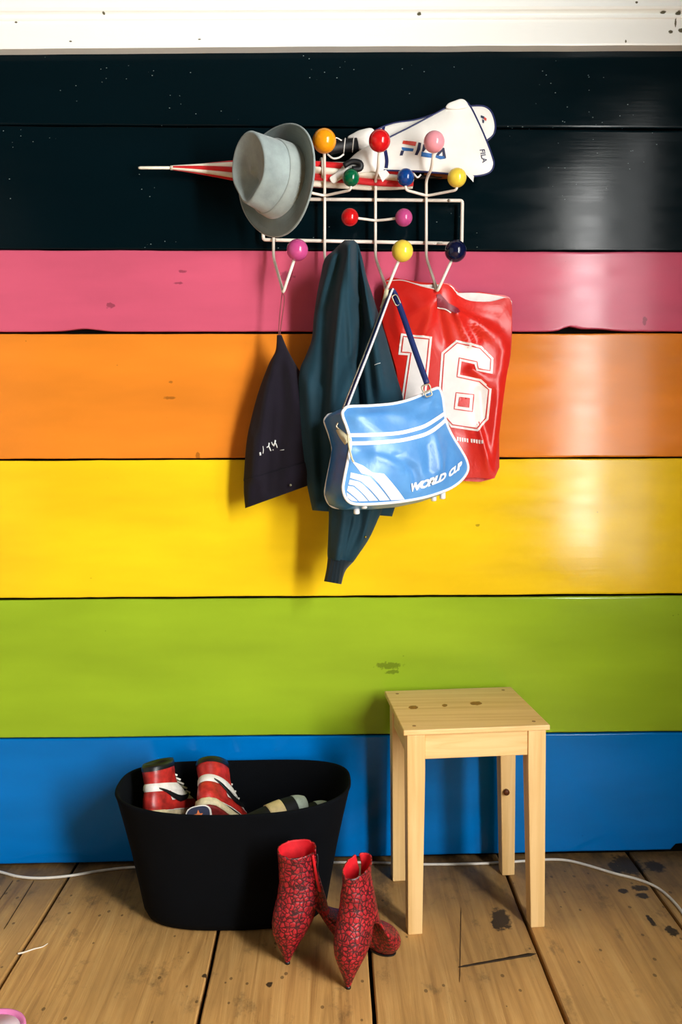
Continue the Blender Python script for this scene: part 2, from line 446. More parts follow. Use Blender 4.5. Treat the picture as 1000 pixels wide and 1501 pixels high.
def soft(pts, r=4.0):
    """px,py,y corner list -> path with rounded corners"""
    out = [pts[0]]
    for a, b, c in zip(pts, pts[1:], pts[2:]):
        a, b, c = Vector(a), Vector(b), Vector(c)
        la = math.hypot(*(a - b)[:2]); lc = math.hypot(*(c - b)[:2])
        p, q = b + (a - b) * min(.4, r / max(la, .1)), b + (c - b) * min(.4, r / max(lc, .1))
        for k in range(5):
            t_ = k / 4; out.append(tuple((p*(1-t_)**2 + b*2*t_*(1-t_) + q*t_*t_)))
    out.append(pts[-1]); return out
def swire(pts, r=0.0033, nm='hook_wire', rc=4): return wire(soft(pts, rc), r, nm, 1)
# frame: bars with rounded ends
swire([(640,356.5,YF),(677,357,YF),(678,294,YF),(386,291.5,YF),(386,351.5,YF),(648,356.5,YF)], 0.0042, 'frame')
for sx, sy in ((658,294),(403,352)):
    c = P(sx, sy, YF - .004)
    mk('screw', *sphere_vf(c, .0034, 12, 8), plain('steel_screw', (150,140,125), .4, .5, metal=1.0) if sx == 658 else bpy.data.materials['steel_screw'], rack)
    mk('spacer', *tube_vf([P(sx, sy, YF), P(sx, sy, 0)], .004, 10), M_wire, rack)
YV = -0.036
def vhook(x, xt, xb, yb, xk, yk, top):
    pts = [(xt, top, -0.146), (xt - (xt - x) * .35, 247, -0.104), (x, 263, YV - .024), (x, 290, YV), (x, 378, YV), (lerp(x, xb, .9), yb - 8, -0.088), (xb, yb, -0.10), (lerp(xb, xk, .85), lerp(yb, yk, .85), -0.128)]
    swire(pts, 0.0036, 'hook_wire', 7)
vhook(401, 405, 415, 430, 436, 367, 225)
vhook(476, 475.5, 490, 429, 511, 369, 214)
vhook(550.5, 556.5, 566.5, 426, 590, 369, 214)
vhook(625, 637, 641, 428, 668, 369, 215)
for px, c_, r_ in ((405,'red',13),(475.5,'amber',16),(556.5,'red',14.6),(636.5,'pale_pink',14)):
    knob(px, {636.5: 208, 405: 220}.get(px, 206.5), -0.15 if px != 405 else -0.125, r_, c_)
for px, c_ in ((436,'mauve'),(511,'green'),(590,'yellow'),(668,'navy')):
    knob(px, {436: 366.5, 511: 373}.get(px, 368), -0.132 if px != 511 else -0.118, 15 if px != 511 else 13, c_)
for xm, xl, xr, cl, cr in ((476,437,514.5,'yellow','green'), (626,594.6,670,'blue','yellow')):
    swire([(xl,266,-.098),(xl,278.5,-.095),(xm,287,YV-.008),(xr,278.5,-.095),(xr,266,-.098)], 0.0032, 'hook_wire', 5)
    knob(xl, 260, -.098, 11.6, cl); knob(xr, 260.5, -.098, 11.6 if cr == 'green' else 12.8, cr)
wire([(522,319.5,-.066),(537,321.5,-.054),(550.5,323,YV-.007),(566,322,-.054),(584,319.5,-.066)], 0.0031)
knob(513, 318.5, -.07, 12, 'red'); knob(592, 319, -.07, 12, 'mauve')

# ------------------------------------------------------------------ soft surfaces laid out from an outline
class Surf:
    def __init__(s, outline, depth, nrm, h, k=2.2, disp=None, dens=5, center=None, closedsmooth=True):
        s.o = [Vector((q[0], q[1])) for q in (catmull([(a, b, 0) for a, b in outline], dens, True) if closedsmooth else [(a, b, 0) for a, b in outline])]
        s.c = Vector(center) if center else sum(s.o, Vector((0, 0))) / len(s.o)
        s.depth, s.n, s.h, s.k, s.disp = depth, Vector(nrm).normalized(), h, k, disp
    def rad(s, d):
        best = 1e9
        for i in range(len(s.o)):
            a, b = s.o[i] - s.c, s.o[(i+1) % len(s.o)] - s.c
            e = b - a; den = d.x * e.y - d.y * e.x
            if abs(den) < 1e-9: continue
            t_ = (a.x * e.y - a.y * e.x) / den; u = (a.x * d.y - a.y * d.x) / den
            if t_ > 0 and -1e-4 <= u <= 1.0001: best = min(best, t_)
        return best
    def __call__(s, px, py, lift=0.0, r=None):
        base = P(px, py, s.depth(px, py))
        if r is None:
            d = Vector((px, py)) - s.c; L = d.length
            r = 0 if L < 1e-6 else min(1, L / s.rad(d / L))
        q = s.h * max(0, 1 - r ** s.k)
        if s.disp: q += s.disp(px, py) * min(1, (1 - r) * 6)
        return base + s.n * (q + lift)
    def mesh(s, rings=14, back=0.0, backshift=None, hb=0.0):
        N = len(s.o); V = [s(s.c.x, s.c.y, 0, 0)]; Fc = []
        for j in range(1, rings + 1):
            r = (j / rings) ** 0.8
            for q in s.o:
                p = s.c + (q - s.c) * r; V.append(s(p.x, p.y, 0, r))
        for i in range(N): Fc.append((0, 1 + i, 1 + (i+1) % N))
        for j in range(rings - 1):
            for i in range(N):
                k = (i + 1) % N; Fc.append((1+j*N+i, 1+(j+1)*N+i, 1+(j+1)*N+k, 1+j*N+k))
        if back:
            b0 = 1 + (rings - 1) * N; prev = b0
            bs = Vector(backshift) if backshift else -s.n * back
            for fr, sc in ((.06, 1.006), (.5, 1.012), (.94, 1.006), (1, 1)):
                st = len(V)
                for q in s.o:
                    p = s.c + (q - s.c) * sc; V.append(s(p.x, p.y, 0, 1) + bs * fr)
                for i in range(N):
                    k = (i + 1) % N; Fc.append((prev+i, st+i, st+k, prev+k))
                prev = st
            st = len(V); V.append(s(s.c.x, s.c.y, 0, 1) + bs - s.n * hb)
            for i in range(N): Fc.append((prev + i, st, prev + (i+1) % N))
        return V, Fc
    def strip(s, pts, wpx, lift=.0008, closed=False, dens=5, smooth=True):
        pts = [Vector((a, b)) for a, b in pts]
        if smooth: pts = [Vector((q.x, q.y)) for q in catmull([(a.x, a.y, 0) for a in pts], dens, closed)]
        else:
            o = []
            for i in range(len(pts) - (0 if closed else 1)):
                a, b = pts[i], pts[(i+1) % len(pts)]
                for k in range(dens): o.append(a.lerp(b, k / dens))
            if not closed: o.append(pts[-1])
            pts = o
        V, Fc = [], []; N = len(pts)
        for i, p in enumerate(pts):
            t_ = (pts[(i+1) % N] - pts[i-1]) if closed else (pts[min(i+1, N-1)] - pts[max(i-1, 0)])
            t_.normalize(); nn = Vector((-t_.y, t_.x)); ww = wpx(i/(N-1)) if callable(wpx) else wpx
            for q in (-.5, 0, .5): V.append(s(p.x + nn.x * ww * q, p.y + nn.y * ww * q, lift))
        for i in range(N if closed else N - 1):
            j = (i + 1) % N
            for q in (0, 1): Fc.append((i*3+q, i*3+q+1, j*3+q+1, j*3+q))
        return V, Fc
    def poly(s, pts, lift=.0006, cell=6):
        """flat print: a constrained triangulation of the outline, laid on the surface"""
        ring = []
        for (x0, y0), (x1, y1) in zip(pts, list(pts[1:]) + [pts[0]]):
            n_ = max(1, int(math.hypot(x1 - x0, y1 - y0) / cell))
            ring += [Vector((lerp(x0, x1, k / n_), lerp(y0, y1, k / n_))) for k in range(n_)]
        def inside(x, y):
            c_ = False
            for (x0, y0), (x1, y1) in zip(pts, list(pts[1:]) + [pts[0]]):
                if (y0 > y) != (y1 > y) and x < (x1 - x0) * (y - y0) / (y1 - y0) + x0: c_ = not c_
            return c_
        X0, X1 = min(p[0] for p in pts), max(p[0] for p in pts); Y0, Y1 = min(p[1] for p in pts), max(p[1] for p in pts)
        extra = [Vector((X0 + cell * (i + .5), Y0 + cell * (j + .5))) for i in range(int((X1-X0)/cell) + 1) for j in range(int((Y1-Y0)/cell) + 1)]
        extra = [p for p in extra if inside(p.x, p.y)]
        N = len(ring)
        vs, _, fs, *_r = geometry.delaunay_2d_cdt(ring + extra, [(i, (i + 1) % N) for i in range(N)], [], 0, 1e-4)
        fs = [f for f in fs if inside(*(sum((vs[i] for i in f), Vector((0, 0))) / len(f)))]
        return [s(v.x, v.y, lift) for v in vs], fs
    def text(s, txt, base, ux, uy, size, lift=.001, offset=0.0, bend=None, space=1.0):
        cu = bpy.data.curves.new('t', 'FONT'); cu.body = txt; cu.size = 1; cu.offset = offset; cu.resolution_u = 3; cu.space_character = space
        ob = bpy.data.objects.new('t', cu); COL.objects.link(ob)
        bpy.context.view_layer.update()
        me = bpy.data.meshes.new_from_object(ob.evaluated_get(bpy.context.evaluated_depsgraph_get()))
        V = []
        for v in me.vertices:
            x, y = v.co.x * size, v.co.y * size
            px = base[0] + ux[0] * x + uy[0] * y; py = base[1] + ux[1] * x + uy[1] * y
            if bend: px, py = bend(px, py, x)
            V.append(s(px, py, lift))
        Fc = [tuple(q.vertices) for q in me.polygons]
        bpy.data.objects.remove(ob); bpy.data.meshes.remove(me); bpy.data.curves.remove(cu)
        return V, Fc
    def edge(s, r, sc=1.0, shift=(0, 0, 0), n=8):
        return tube_vf([s(*(s.c + (q - s.c) * sc), 0, 1) + Vector(shift) for q in s.o], r, n, True)
def crease_fn(lines):
    """lines: (pts, amp m, width px)"""
    L = [([Vector(p) for p in pts], a, w_) for pts, a, w_ in lines]
    def f(px, py):
        q = Vector((px, py)); tot = 0
        for pts, a, w_ in L:
            best = 1e9
            for u, v in zip(pts, pts[1:]):
                e = v - u; t_ = max(0, min(1, (q - u).dot(e) / e.length_squared)); best = min(best, (q - u - e * t_).length)
            if best < 3 * w_: tot += a * math.exp(-(best / w_) ** 2)
        return tot
    return f

# ------------------------------------------------------------------ umbrella lying along the rack
umb = thing('umbrella', P(430, 252, -.035), 'folded red and white golf umbrella lying behind the grey hat, pointing left', 'umbrella')
ax0, ax1 = P(254, 246, -.036), P(606, 262, -.040)
axd = (ax1 - ax0).normalized(); ua = Vector((0, -1, 0)); ua = (ua - axd * ua.dot(axd)).normalized(); ub = axd.cross(ua)
M_ur, M_uw = fabric('umbrella_red', (196, 26, 30), .55, 700, .1), fabric('umbrella_white', (235, 222, 204), .55, 700, .1)
def urad(t_):
    pts = [(0,3.2),(.08,6),(.25,13.5),(.45,17.5),(.65,18.5),(.82,18),(.92,16),(1,13)]
    for (a, b), (c, d_) in zip(pts, pts[1:]):
        if t_ <= c: return lerp(b, d_, (t_ - a) / (c - a)) / 580
    return 13 / 580
NG = 8
for g in range(NG):
    V, Fc = [], []; NU, NA = 44, 10
    for i in range(NU + 1):
        t_ = i / NU; rr = urad(t_); c = ax0.lerp(ax1, t_)
        for k in range(NA + 1):
            fr = k / NA; a = 2 * math.pi * (g + fr) / NG + 1.3 * t_ - .55
            fold = 1 - 0.34 * min(1, t_ * 3) * (1 - math.sin(math.pi * fr)) + .05 * noise.noise((t_ * 6, g, fr))
            V.append(c + (ua * math.cos(a) + ub * math.sin(a)) * rr * fold * (1.0 if t_ < 1 else .98))
    cidx = len(V); V.append(ax1 + axd * -.01); V.append(ax0)
    for i in range(NU):
        for k in range(NA):
            b = i * (NA + 1) + k; Fc.append((b, b + 1, b + NA + 2, b + NA + 1))
    for k in range(NA): Fc.append((NU*(NA+1)+k, NU*(NA+1)+k+1, cidx))
    mk('canopy_panel', V, Fc, M_ur if g % 2 == 0 else M_uw, umb, True, label='red canopy panel' if g % 2 == 0 else 'white canopy panel')
mk('tip', *tube_vf([P(203, 246, -.036), P(206, 246, -.036), P(256, 246, -.036)], lambda t_: .0025 if t_ < .1 else .0036, 10), plain('umbrella_tip_cream', (236, 228, 208), .4), umb)
mk('tip_collar', *tube_vf([P(250, 246, -.036), P(259, 246, -.036)], .0055, 12), M_uw, umb)
mk('shaft', *tube_vf([ax1 - axd * .02, P(640, 259, -.03), P(662, 257.5, -.03)], .005, 10), plain('umbrella_dark_shaft', (24, 20, 22), .4), umb)
mk('handle', *tube_vf([P(622, 257, -.028), P(664, 257, -.028), P(676, 258, -.028)], lambda t_: .0085 * (1 if t_ < .9 else .7), 12), wood_light('umbrella_wood_handle', (150, 82, 34), 0), umb)
mk('tie_strap', *tube_vf([P(472 + 2*math.cos(a), 250 + 18*math.sin(a), -.036 - .034 * math.cos(a)) for a in [2*math.pi*k/20 for k in range(20)]], .0045, 6, True, .5), M_uw, umb)

# ------------------------------------------------------------------ racket covers
M_cov = fabric('white_vinyl_cover', (238, 234, 226), .45, 300, .06, .03, 0)
M_navy = plain('navy_piping', (14, 26, 84), .45); M_grip = plain('black_leather_grip', (12, 13, 18), .5)
M_lred, M_lblue, M_ldark = plain('logo_red', (206, 58, 40), .5), plain('logo_blue', (20, 98, 168), .5), plain('logo_navy', (16, 22, 64), .5)
def px5(pts): return [(570 + .17 * a, 130 + .17 * b) for a, b in pts]
# rear cover
rc = thing('racket_cover', P(640, 230, -.04), 'white racket cover mostly hidden behind the front cover, blue-edged round end showing', 'racket cover', 'white racket covers on the rack')
s2 = Surf([(540,207),(548,193),(575,181),(612,175),(660,160),(700,155),(716,159),(724,172),(726,190),(718,203),(690,215),(620,222),(565,224),(546,219)], lambda a, b: -.046, (0,-1,0), .007, 3)
mk('cover_body', *s2.mesh(8, .012), M_cov, rc)
mk('piping', *s2.edge(.0022), M_navy, rc)
s2n = Surf([(548,190),(530,190),(517,196),(510,201),(516,206),(524,216),(535,222),(550,221)], lambda a, b: -.048, (0,-1,0), .010, 2)
mk('cover_neck', *s2n.mesh(8, .010), M_cov, rc)
mk('neck_band', *s2.strip([(563,186),(560,200),(563,219)], 4, .0008), M_navy, rc)
gp = [P(524,211,-.05), P(512,213,-.052), P(500,214,-.054), P(488,216,-.055), P(482,217,-.055)]
gr = mk('grip', *tube_vf(gp, lambda t_: .016 * (1 if t_ < .8 else 1.15), 8, False, .8), M_grip, rc)
for q in (0.15, .45):
    c = gp[0].lerp(gp[-1], q); mk('grip_wrap', *tube_vf([c + Vector((.002*math.sin(a), -.0135*math.cos(a), .0168*math.sin(a))) for a in [2*math.pi*k/14 for k in range(14)]], .0013, 6, True), M_cov, gr)
mk('wrist_loop', *tube_vf(catmull([P(484,209,-.066), P(492,202,-.072), P(501,206,-.07)], 5), .0016, 6), M_cov, gr)
mk('wrist_loop', *tube_vf(catmull([P(480,226,-.068), P(488,232,-.074), P(497,231,-.074), P(504,226,-.07)], 5), .0022, 6), M_cov, gr)
for pts, mt in (([(792,235),(822,245),(818,268),(790,255)], M_ldark), ([(822,248),(842,262),(838,285),(818,270)], M_lred), ([(803,268),(822,280),(818,305),(806,300)], M_ldark)):
    mk('logo_letter', *s2.poly(px5(pts), .0012), mt, rc)
# front cover
fc = thing('racket_cover', P(640, 255, -.08), 'large white racket cover with blue piping and red and blue FILA lettering', 'racket cover', 'white racket covers on the rack')
s1 = Surf([(557,236),(556,222),(559,209),(570,202),(600,187),(630,171),(654,158),(668,150),(680,148),(689,155),(700,176),(712,203),(722,230),(724,242),(719,252),(706,257),(688,258),(650,254),(610,251),(575,250),(560,248)],
          lambda a, b: -.070, (0,-1,0), .011, 3.2, crease_fn([([(600,210),(560,222)], .002, 7), ([(640,240),(580,246)], -.0015, 8)]), 4)
mk('cover_body', *s1.mesh(12, .006), M_cov, fc)
mk('piping', *s1.edge(.0022), M_navy, fc)
s1n = Surf([(560,209),(540,214),(524,223),(513,233),(506,240),(500,246),(492,254),(484,260),(489,268),(500,262),(513,256),(530,253),(545,251),(562,251)], lambda a, b: -.074, (0,-1,0), .008, 2, None, 4, (535,236))
mk('cover_neck', *s1n.mesh(8, .006), M_cov, fc)
mk('neck_band', *s1.strip([(563,217),(565.5,226),(567,237),(566,247)], 5, .0008), M_navy, fc)
mk('neck_opening', *tube_vf(catmull([P(504,243,-.088), P(516,237,-.09), P(528,239,-.09), P(528,247,-.088), P(516,248,-.088)], 4), .007, 8), M_grip, fc)
mk('tie_end', *hexa([P(554,252,-.086),P(561,267,-.088),P(571,255,-.087),P(566,249,-.086)], [P(554,252,-.083),P(561,267,-.085),P(571,255,-.084),P(566,249,-.083)]), M_cov, fc, False)
sf = Surf([(655,158),(657,152),(666,148),(676,145),(683,148),(686,156),(672,160)], lambda a, b: -.079, (0,-1,0), .002, 3)
mk('corner_flap', *sf.mesh(5, .004), M_cov, fc)
LOGO = [('r', [(122,462),(236,474),(226,510),(113,490)]), ('b', [(108,518),(212,532),(205,556),(128,548),(112,540)]), ('d', [(104,545),(130,548),(117,588),(92,588)]),
        ('d', [(252,478),(276,484),(268,540),(244,588),(220,586),(238,540)]), ('d', [(294,492),(312,520),(318,530),(296,560),(282,556)]), ('b', [(278,556),(300,565),(372,574),(364,610),(274,598)]),
        ('d', [(448,522),(474,526),(490,612),(464,614),(458,565)]), ('b', [(404,588),(470,596),(486,616),(440,622),(398,606)]), ('d', [(448,522),(462,552),(424,592),(402,588)])]
for k, pts in LOGO: mk('logo_letter', *s1.poly(px5(pts), .0012), {'r': M_lred, 'b': M_lblue, 'd': M_ldark}[k], fc)
for ch, by in (('F', 219.5), ('I', 226.5), ('L', 229.5), ('A', 236)):
    pass
mk('logo_letter', *s1.text('FILA', (702.5, 220.5), (.22, 1), (1, -.2), 10.5, .0012, .015), M_ldark, fc)
# white and dark clasp hanging under the covers
mk('clasp', *tube_vf(catmull([P(606,254,-.068), P(612,260,-.072), P(617,256,-.07)], 4), .0022, 6), M_cov, fc)
mk('strap_end', *hexa([P(684,256,-.078),P(694,267,-.078),P(695,258,-.078),P(690,255,-.078)], [P(684,256,-.074),P(694,267,-.074),P(695,258,-.074),P(690,255,-.074)]), M_cov, fc, False)

# ------------------------------------------------------------------ hat
hat_c = P(412, 266, -.14)
hz = Vector((-.74, -.66, .12)).normalized(); hx = Vector((-.2, .1, -1)); hx = (hx - hz * hx.dot(hz)).normalized(); hy = hz.cross(hx)
HM = Matrix((( hx.x, hy.x, hz.x, hat_c.x), (hx.y, hy.y, hz.y, hat_c.y), (hx.z, hy.z, hz.z, hat_c.z), (0,0,0,1)))
hat = thing('hat', hat_c, 'grey woollen trilby hat with pinched crown hanging at the rack left end', 'hat')
M_hat = fabric('grey_herringbone', (142, 154, 152), .9, 500, .5, .14, .3)
tt = NT(M_hat)
M_brim = fabric('grey_stitched_brim', (104, 120, 118), .9, 500, .3, .1, .3); t = NT(M_brim)
N = 72
def crown_r(a, h):
    fr = h / 0.092
    ra, rb = lerp(.083, .075, fr), lerp(.086, .066, fr)
    x, y = ra * math.cos(a), rb * math.sin(a)
    pin = .012 * fr * math.exp(-((math.cos(a) - .75) / .3) ** 2)   # pinch at the front sides
    y -= math.copysign(min(abs(y), pin), y)
    return x, y
rings = []
for j in range(13):
    h = 0.092 * j / 12
    rings.append([Vector((*crown_r(2*math.pi*k/N, h), h + .014 * (-math.cos(2*math.pi*k/N)) * (h / 0.092))) for k in range(N)])
for j in range(1, 4):   # rounded rim of crown
    f_ = 1 - .035 * j; rings.append([Vector((p.x * f_, p.y * f_, p.z + (.002, .0025, .001)[j-1])) for p in rings[12]])
top = rings[-1]
for j in range(1, 10):
    f_ = 1 - j / 9.5
    dent = .022 * (1 - f_ ** 1.6)
    rings.append([Vector((p.x * f_ + .012 * (1 - f_), p.y * f_, p.z - dent)) for p in top])
V, Fc = loft_vf(rings, False, True)
o = mk('crown', V, Fc, M_hat, hat, True, HM); sm = o.modifiers.new('thick', 'SOLIDIFY'); sm.thickness = .002
def brim_z(a, q): return .020 * q * q * (math.sin(a) ** 2) * (1 if math.sin(a) < 0 else .8) - .014 * q * max(0, math.cos(a)) + .016 * q * q * max(0, -math.cos(a))
rings = []
for j in range(15):
    q = j / 14
    rr = []
    for k in range(N):
        a = 2 * math.pi * k / N; x, y = crown_r(a, 0)
        X, Y = .121 * math.cos(a), .140 * math.sin(a)
        rr.append(Vector((lerp(x, X, q), lerp(y, Y, q), brim_z(a, q) + (.0009 * math.sin(q * 40) if .1 < q < .97 else 0))))
    rings.append(rr)
o = mk('brim', *loft_vf(rings, False, False), M_brim, hat, True, HM); sm = o.modifiers.new('thick', 'SOLIDIFY'); sm.thickness = .003
brim = o
for q in (.3, .45, .6, .75, .88):
    pts = []
    for k in range(N):
        a = 2*math.pi*k/N; x, y = crown_r(a, 0); pts.append(Vector((lerp(x, .121*math.cos(a), q), lerp(y, .140*math.sin(a), q), brim_z(a, q) + .0012)))
    mk('stitching', *tube_vf(pts, .0007, 5, True), plain('hat_stitch', (92, 106, 106), .9) if q == .3 else bpy.data.materials['hat_stitch'], brim, True, HM)
mk('brim_edge', *tube_vf([r for r in rings[-1]], .0026, 8, True), M_hat, brim, True, HM)
M_band = fabric('grey_hat_band', (150, 160, 156), .85, 500, .4, .1, .3)
rb = []
for h, g in ((.001, .001), (.003, .0032), (.018, .0032), (.034, .0032), (.036, .001)):
    rb.append([Vector((p[0] * (1 + g / .085), p[1] * (1 + g / .07), h + .014 * (-math.cos(2*math.pi*k/N)) * (h / 0.092))) for k, p in enumerate([crown_r(2*math.pi*k/N, h) for k in range(N)])])
mk('hat_band', *loft_vf(rb, False, False), M_band, hat, True, HM)
# folded bow tab of the band, on the side facing the room
p_ = [Vector((.075*math.cos(a)*1.3, .083*math.sin(a), h)) for a, h in ((4.45, .003), (4.60, .003), (4.60, .038), (4.45, .036))]
vv, ff = hexa([q * 1.0 for q in p_], [Vector((q.x * 1.04, q.y * 1.06, q.z)) for q in p_])
mk('band_tab', vv, ff, M_band, hat, False, HM)

# ------------------------------------------------------------------ hanging garments
def garment_vf(rows, yb, T, cre=None, NX=72, sub=6, e=0.55, caps=True):
    """rows: ((xl,yl),(xr,yr)[,thick]) from top to bottom, closed flattened tube"""
    R_ = [(*a, *b, (tk[0] if tk else T)) for a, b, *tk in rows]
    fine = []
    for i in range(len(R_) - 1):
        p0 = R_[max(i-1, 0)]; p1, p2 = R_[i], R_[i+1]; p3 = R_[min(i+2, len(R_)-1)]
        for k in range(sub):
            t_ = k / sub
            fine.append([.5*((2*b)+(c-a)*t_+(2*a-5*b+4*c-d_)*t_*t_+(3*b-a-3*c+d_)*t_**3) for a, b, c, d_ in zip(p0, p1, p2, p3)])
    fine.append(list(R_[-1]))
    rings = []
    for xl, yl, xr, yr, tk in fine:
        ring = []
        for k in range(NX + 1):
            u = -math.cos(math.pi * k / NX); s_ = (u + 1) / 2
            px, py = lerp(xl, xr, s_), lerp(yl, yr, s_)
            y = yb(px, py) if callable(yb) else yb
            env = max(0, 1 - u * u) ** e
            dd = tk * env + (cre(px, py) * min(1, env * 1.6) if cre else 0)
            ring.append(P(px, py, y - max(.002, dd) if 0 < k < NX else y - .001))
        for k in range(NX - 1, 0, -1):
            u = -math.cos(math.pi * k / NX); s_ = (u + 1) / 2
            px, py = lerp(xl, xr, s_), lerp(yl, yr, s_)
            y = yb(px, py) if callable(yb) else yb
            ring.append(P(px, py, y))
        rings.append(ring)
    return loft_vf(rings, caps, caps)
# dark purple sweatshirt on the left hook
M_pur = fabric('dark_purple_jersey', (17, 11, 24), .9, 600, .3, .15, .08)
sw = thing('sweatshirt', P(415, 745, -.02), 'dark purple sweatshirt hanging by its loop from the leftmost hook', 'sweatshirt')
crs = crease_fn([([(408,510),(388,600),(374,700)], .013, 9), ([(412,520),(415,600),(405,720)], -.012, 11), ([(418,520),(440,600),(450,690)], .008, 12), ([(400,560),(392,720)], -.007, 7), ([(372,640),(364,740)], .006, 6)])
yp = lambda px, py: -.066 - .02 * max(0, 1 - (py - 490) / 60)
rowsP = [((406,491),(413,491),.006), ((404,514),(422,513),.014), ((394,534),(434,535),.026), ((379,574),(452,566),.036), ((367,619),(462,605),.04), ((361,652),(467,637),.04), ((357,705),(471,672),.04)]
mk('body', *garment_vf(rowsP, yp, .03, crs), M_pur, sw)
rowsB = [((357.5,704),(471,671),.043), ((357.5,722),(472,688),.046), ((359.5,745),(473,704),.042)]
mk('waistband', *garment_vf(rowsB, yp, .04, crs), M_pur, sw)
lp = [P(415,429,-.097), P(417,440,-.09), P(413,470,-.088), P(410,495,-.085)]
M_loop = plain('brown_cord', (122, 60, 58), .7)
mk('hanging_loop', *tube_vf(catmull(lp, 6), .0011, 6), M_loop, sw)
mk('hanging_loop', *tube_vf(catmull([P(414,429,-.103), P(412.5,440,-.09), P(409.5,470,-.09), P(408.5,495,-.085)], 6), .0011, 6), M_loop, sw)
M_emb = plain('white_embroidery', (225, 228, 225), .7)
sg = lambda a, b: P(360 + .1 * a, 630 + .1 * b, -.006 - .05)
for pts, r_ in (([(212,330),(218,375)], .0022), ([(255,240),(262,300),(255,350)], .0009), ([(345,190),(340,240),(310,260)], .0016), ([(345,250),(370,310)], .0016), ([(380,180),(395,215),(420,240)], .0013), ([(435,150),(432,190),(415,230)], .0020), ([(445,200),(465,265)], .0012), ([(398,292),(408,298)], .0014), ([(505,300),(565,292)], .0007)):
    pp = []
    for a, b in pts:
        px, py = 360 + .1 * a, 630 + .1 * b; pp.append((px, py))
    # lay on the front of the body
    def yfront(px, py):
        xl, xr = lerp(361, 357, (py-652)/53), lerp(467, 471, (py-640)/40)
        u = 2 * (px - xl) / (xr - xl) - 1; env = max(0, 1 - u*u) ** .55
        return yp(px, py) - max(.002, .04 * env + crs(px, py) * min(1, env * 1.6)) - .0005
    mk('embroidery', *tube_vf([P(a, b, yfront(a, b)) for a, b in pp], r_, 6), M_emb, sw)
mk('drawcord_toggle', *sphere_vf(P(426, 711, -.118), .003, 10, 8), plain('dull_metal', (120, 118, 96), .5), sw)

# dark teal track jacket
M_jk = fabric('dark_teal_jersey', (14, 50, 63), .75, 800, .2, .1, .08)
jk = thing('track_jacket', P(515, 750, -.04), 'dark teal track jacket bunched on a ball hook, one cuffed sleeve hanging lowest', 'jacket')
cj0 = crease_fn([([(512,360),(500,430),(492,520),(486,640)], .022, 13), ([(522,362),(527,420),(531,470),(524,530),(530,600)], -.030, 7), ([(516,362),(512,440),(516,520)], .010, 6),
                ([(500,372),(478,450),(470,560)], -.008, 8), ([(488,372),(468,440)], .008, 7), ([(530,400),(545,470),(560,570)], .018, 12), ([(520,400),(519,430),(526,440)], .008, 3.5),
                ([(498,380),(488,470),(474,600),(470,700)], -.006, 5), ([(527,380),(537,420)], .006, 4), ([(450,560),(462,740)], .01, 9), ([(538,480),(548,600)], -.008, 6)])
cj = lambda px, py: 1.45 * cj0(px, py)
rowsJ = [((505,352),(519,352),.02), ((497,359),(525,358),.04), ((489,367),(528,367),.05), ((476,380),(532,381),.056), ((470,405),(538,407),.058), ((465,430),(546,432),.058), ((460,465),(556,463),.055), ((457,497),(566,494),.052), ((448,522),(573,520),.05),
         ((439,546),(580,546),.05), ((437,600),(592,590),.045), ((440,650),(595,650),.042), ((448,700),(590,705),.042), ((458,748),(575,757),.04)]
yj = lambda px, py: -.095 - .045 * max(0, 1 - (py - 352) / 110) ** 1.5
mk('body', *garment_vf(rowsJ, yj, .05, cj), M_jk, jk)
cs = crease_fn([([(500,600),(503,760),(494,820)], .010, 7), ([(530,700),(528,770),(508,820)], -.009, 6), ([(545,740),(530,800)], .008, 5), ([(515,760),(502,818)], -.006, 3)])
rowsS = [((490,600),(565,600),.03), ((482,680),(570,680),.035), ((482,740),(562,740),.036), ((482,762),(554,762),.036), ((481,790),(541,790),.036), ((480,812),(525,814),.034), ((481,820),(518,824),.028)]
mk('sleeve', *garment_vf(rowsS, -.125, .036, cs), M_jk, jk)
rowsC = [((480.5,818),(519,823),.031), ((478.5,835),(506.5,837),.028), ((475,852),(500.5,856.5),.026)]
mk('cuff', *garment_vf(rowsC, -.126, .028, crease_fn([([(486+5*k,818),(479+5.5*k,856)], .002, 1.6) for k in range(5)])), fabric('dark_teal_ribbing', (9, 26, 34), .9, 800, .3), jk)
mk('zip_pull', *sphere_vf(P(536, 787, -.158), .0026, 10, 8), plain('brass', (190, 160, 60), .35, metal=1.0), jk)
mk('print_mark', *tube_vf([P(549,535,-.158), P(554,533,-.158), P(558,532,-.158)], .0007, 5), M_emb, jk)

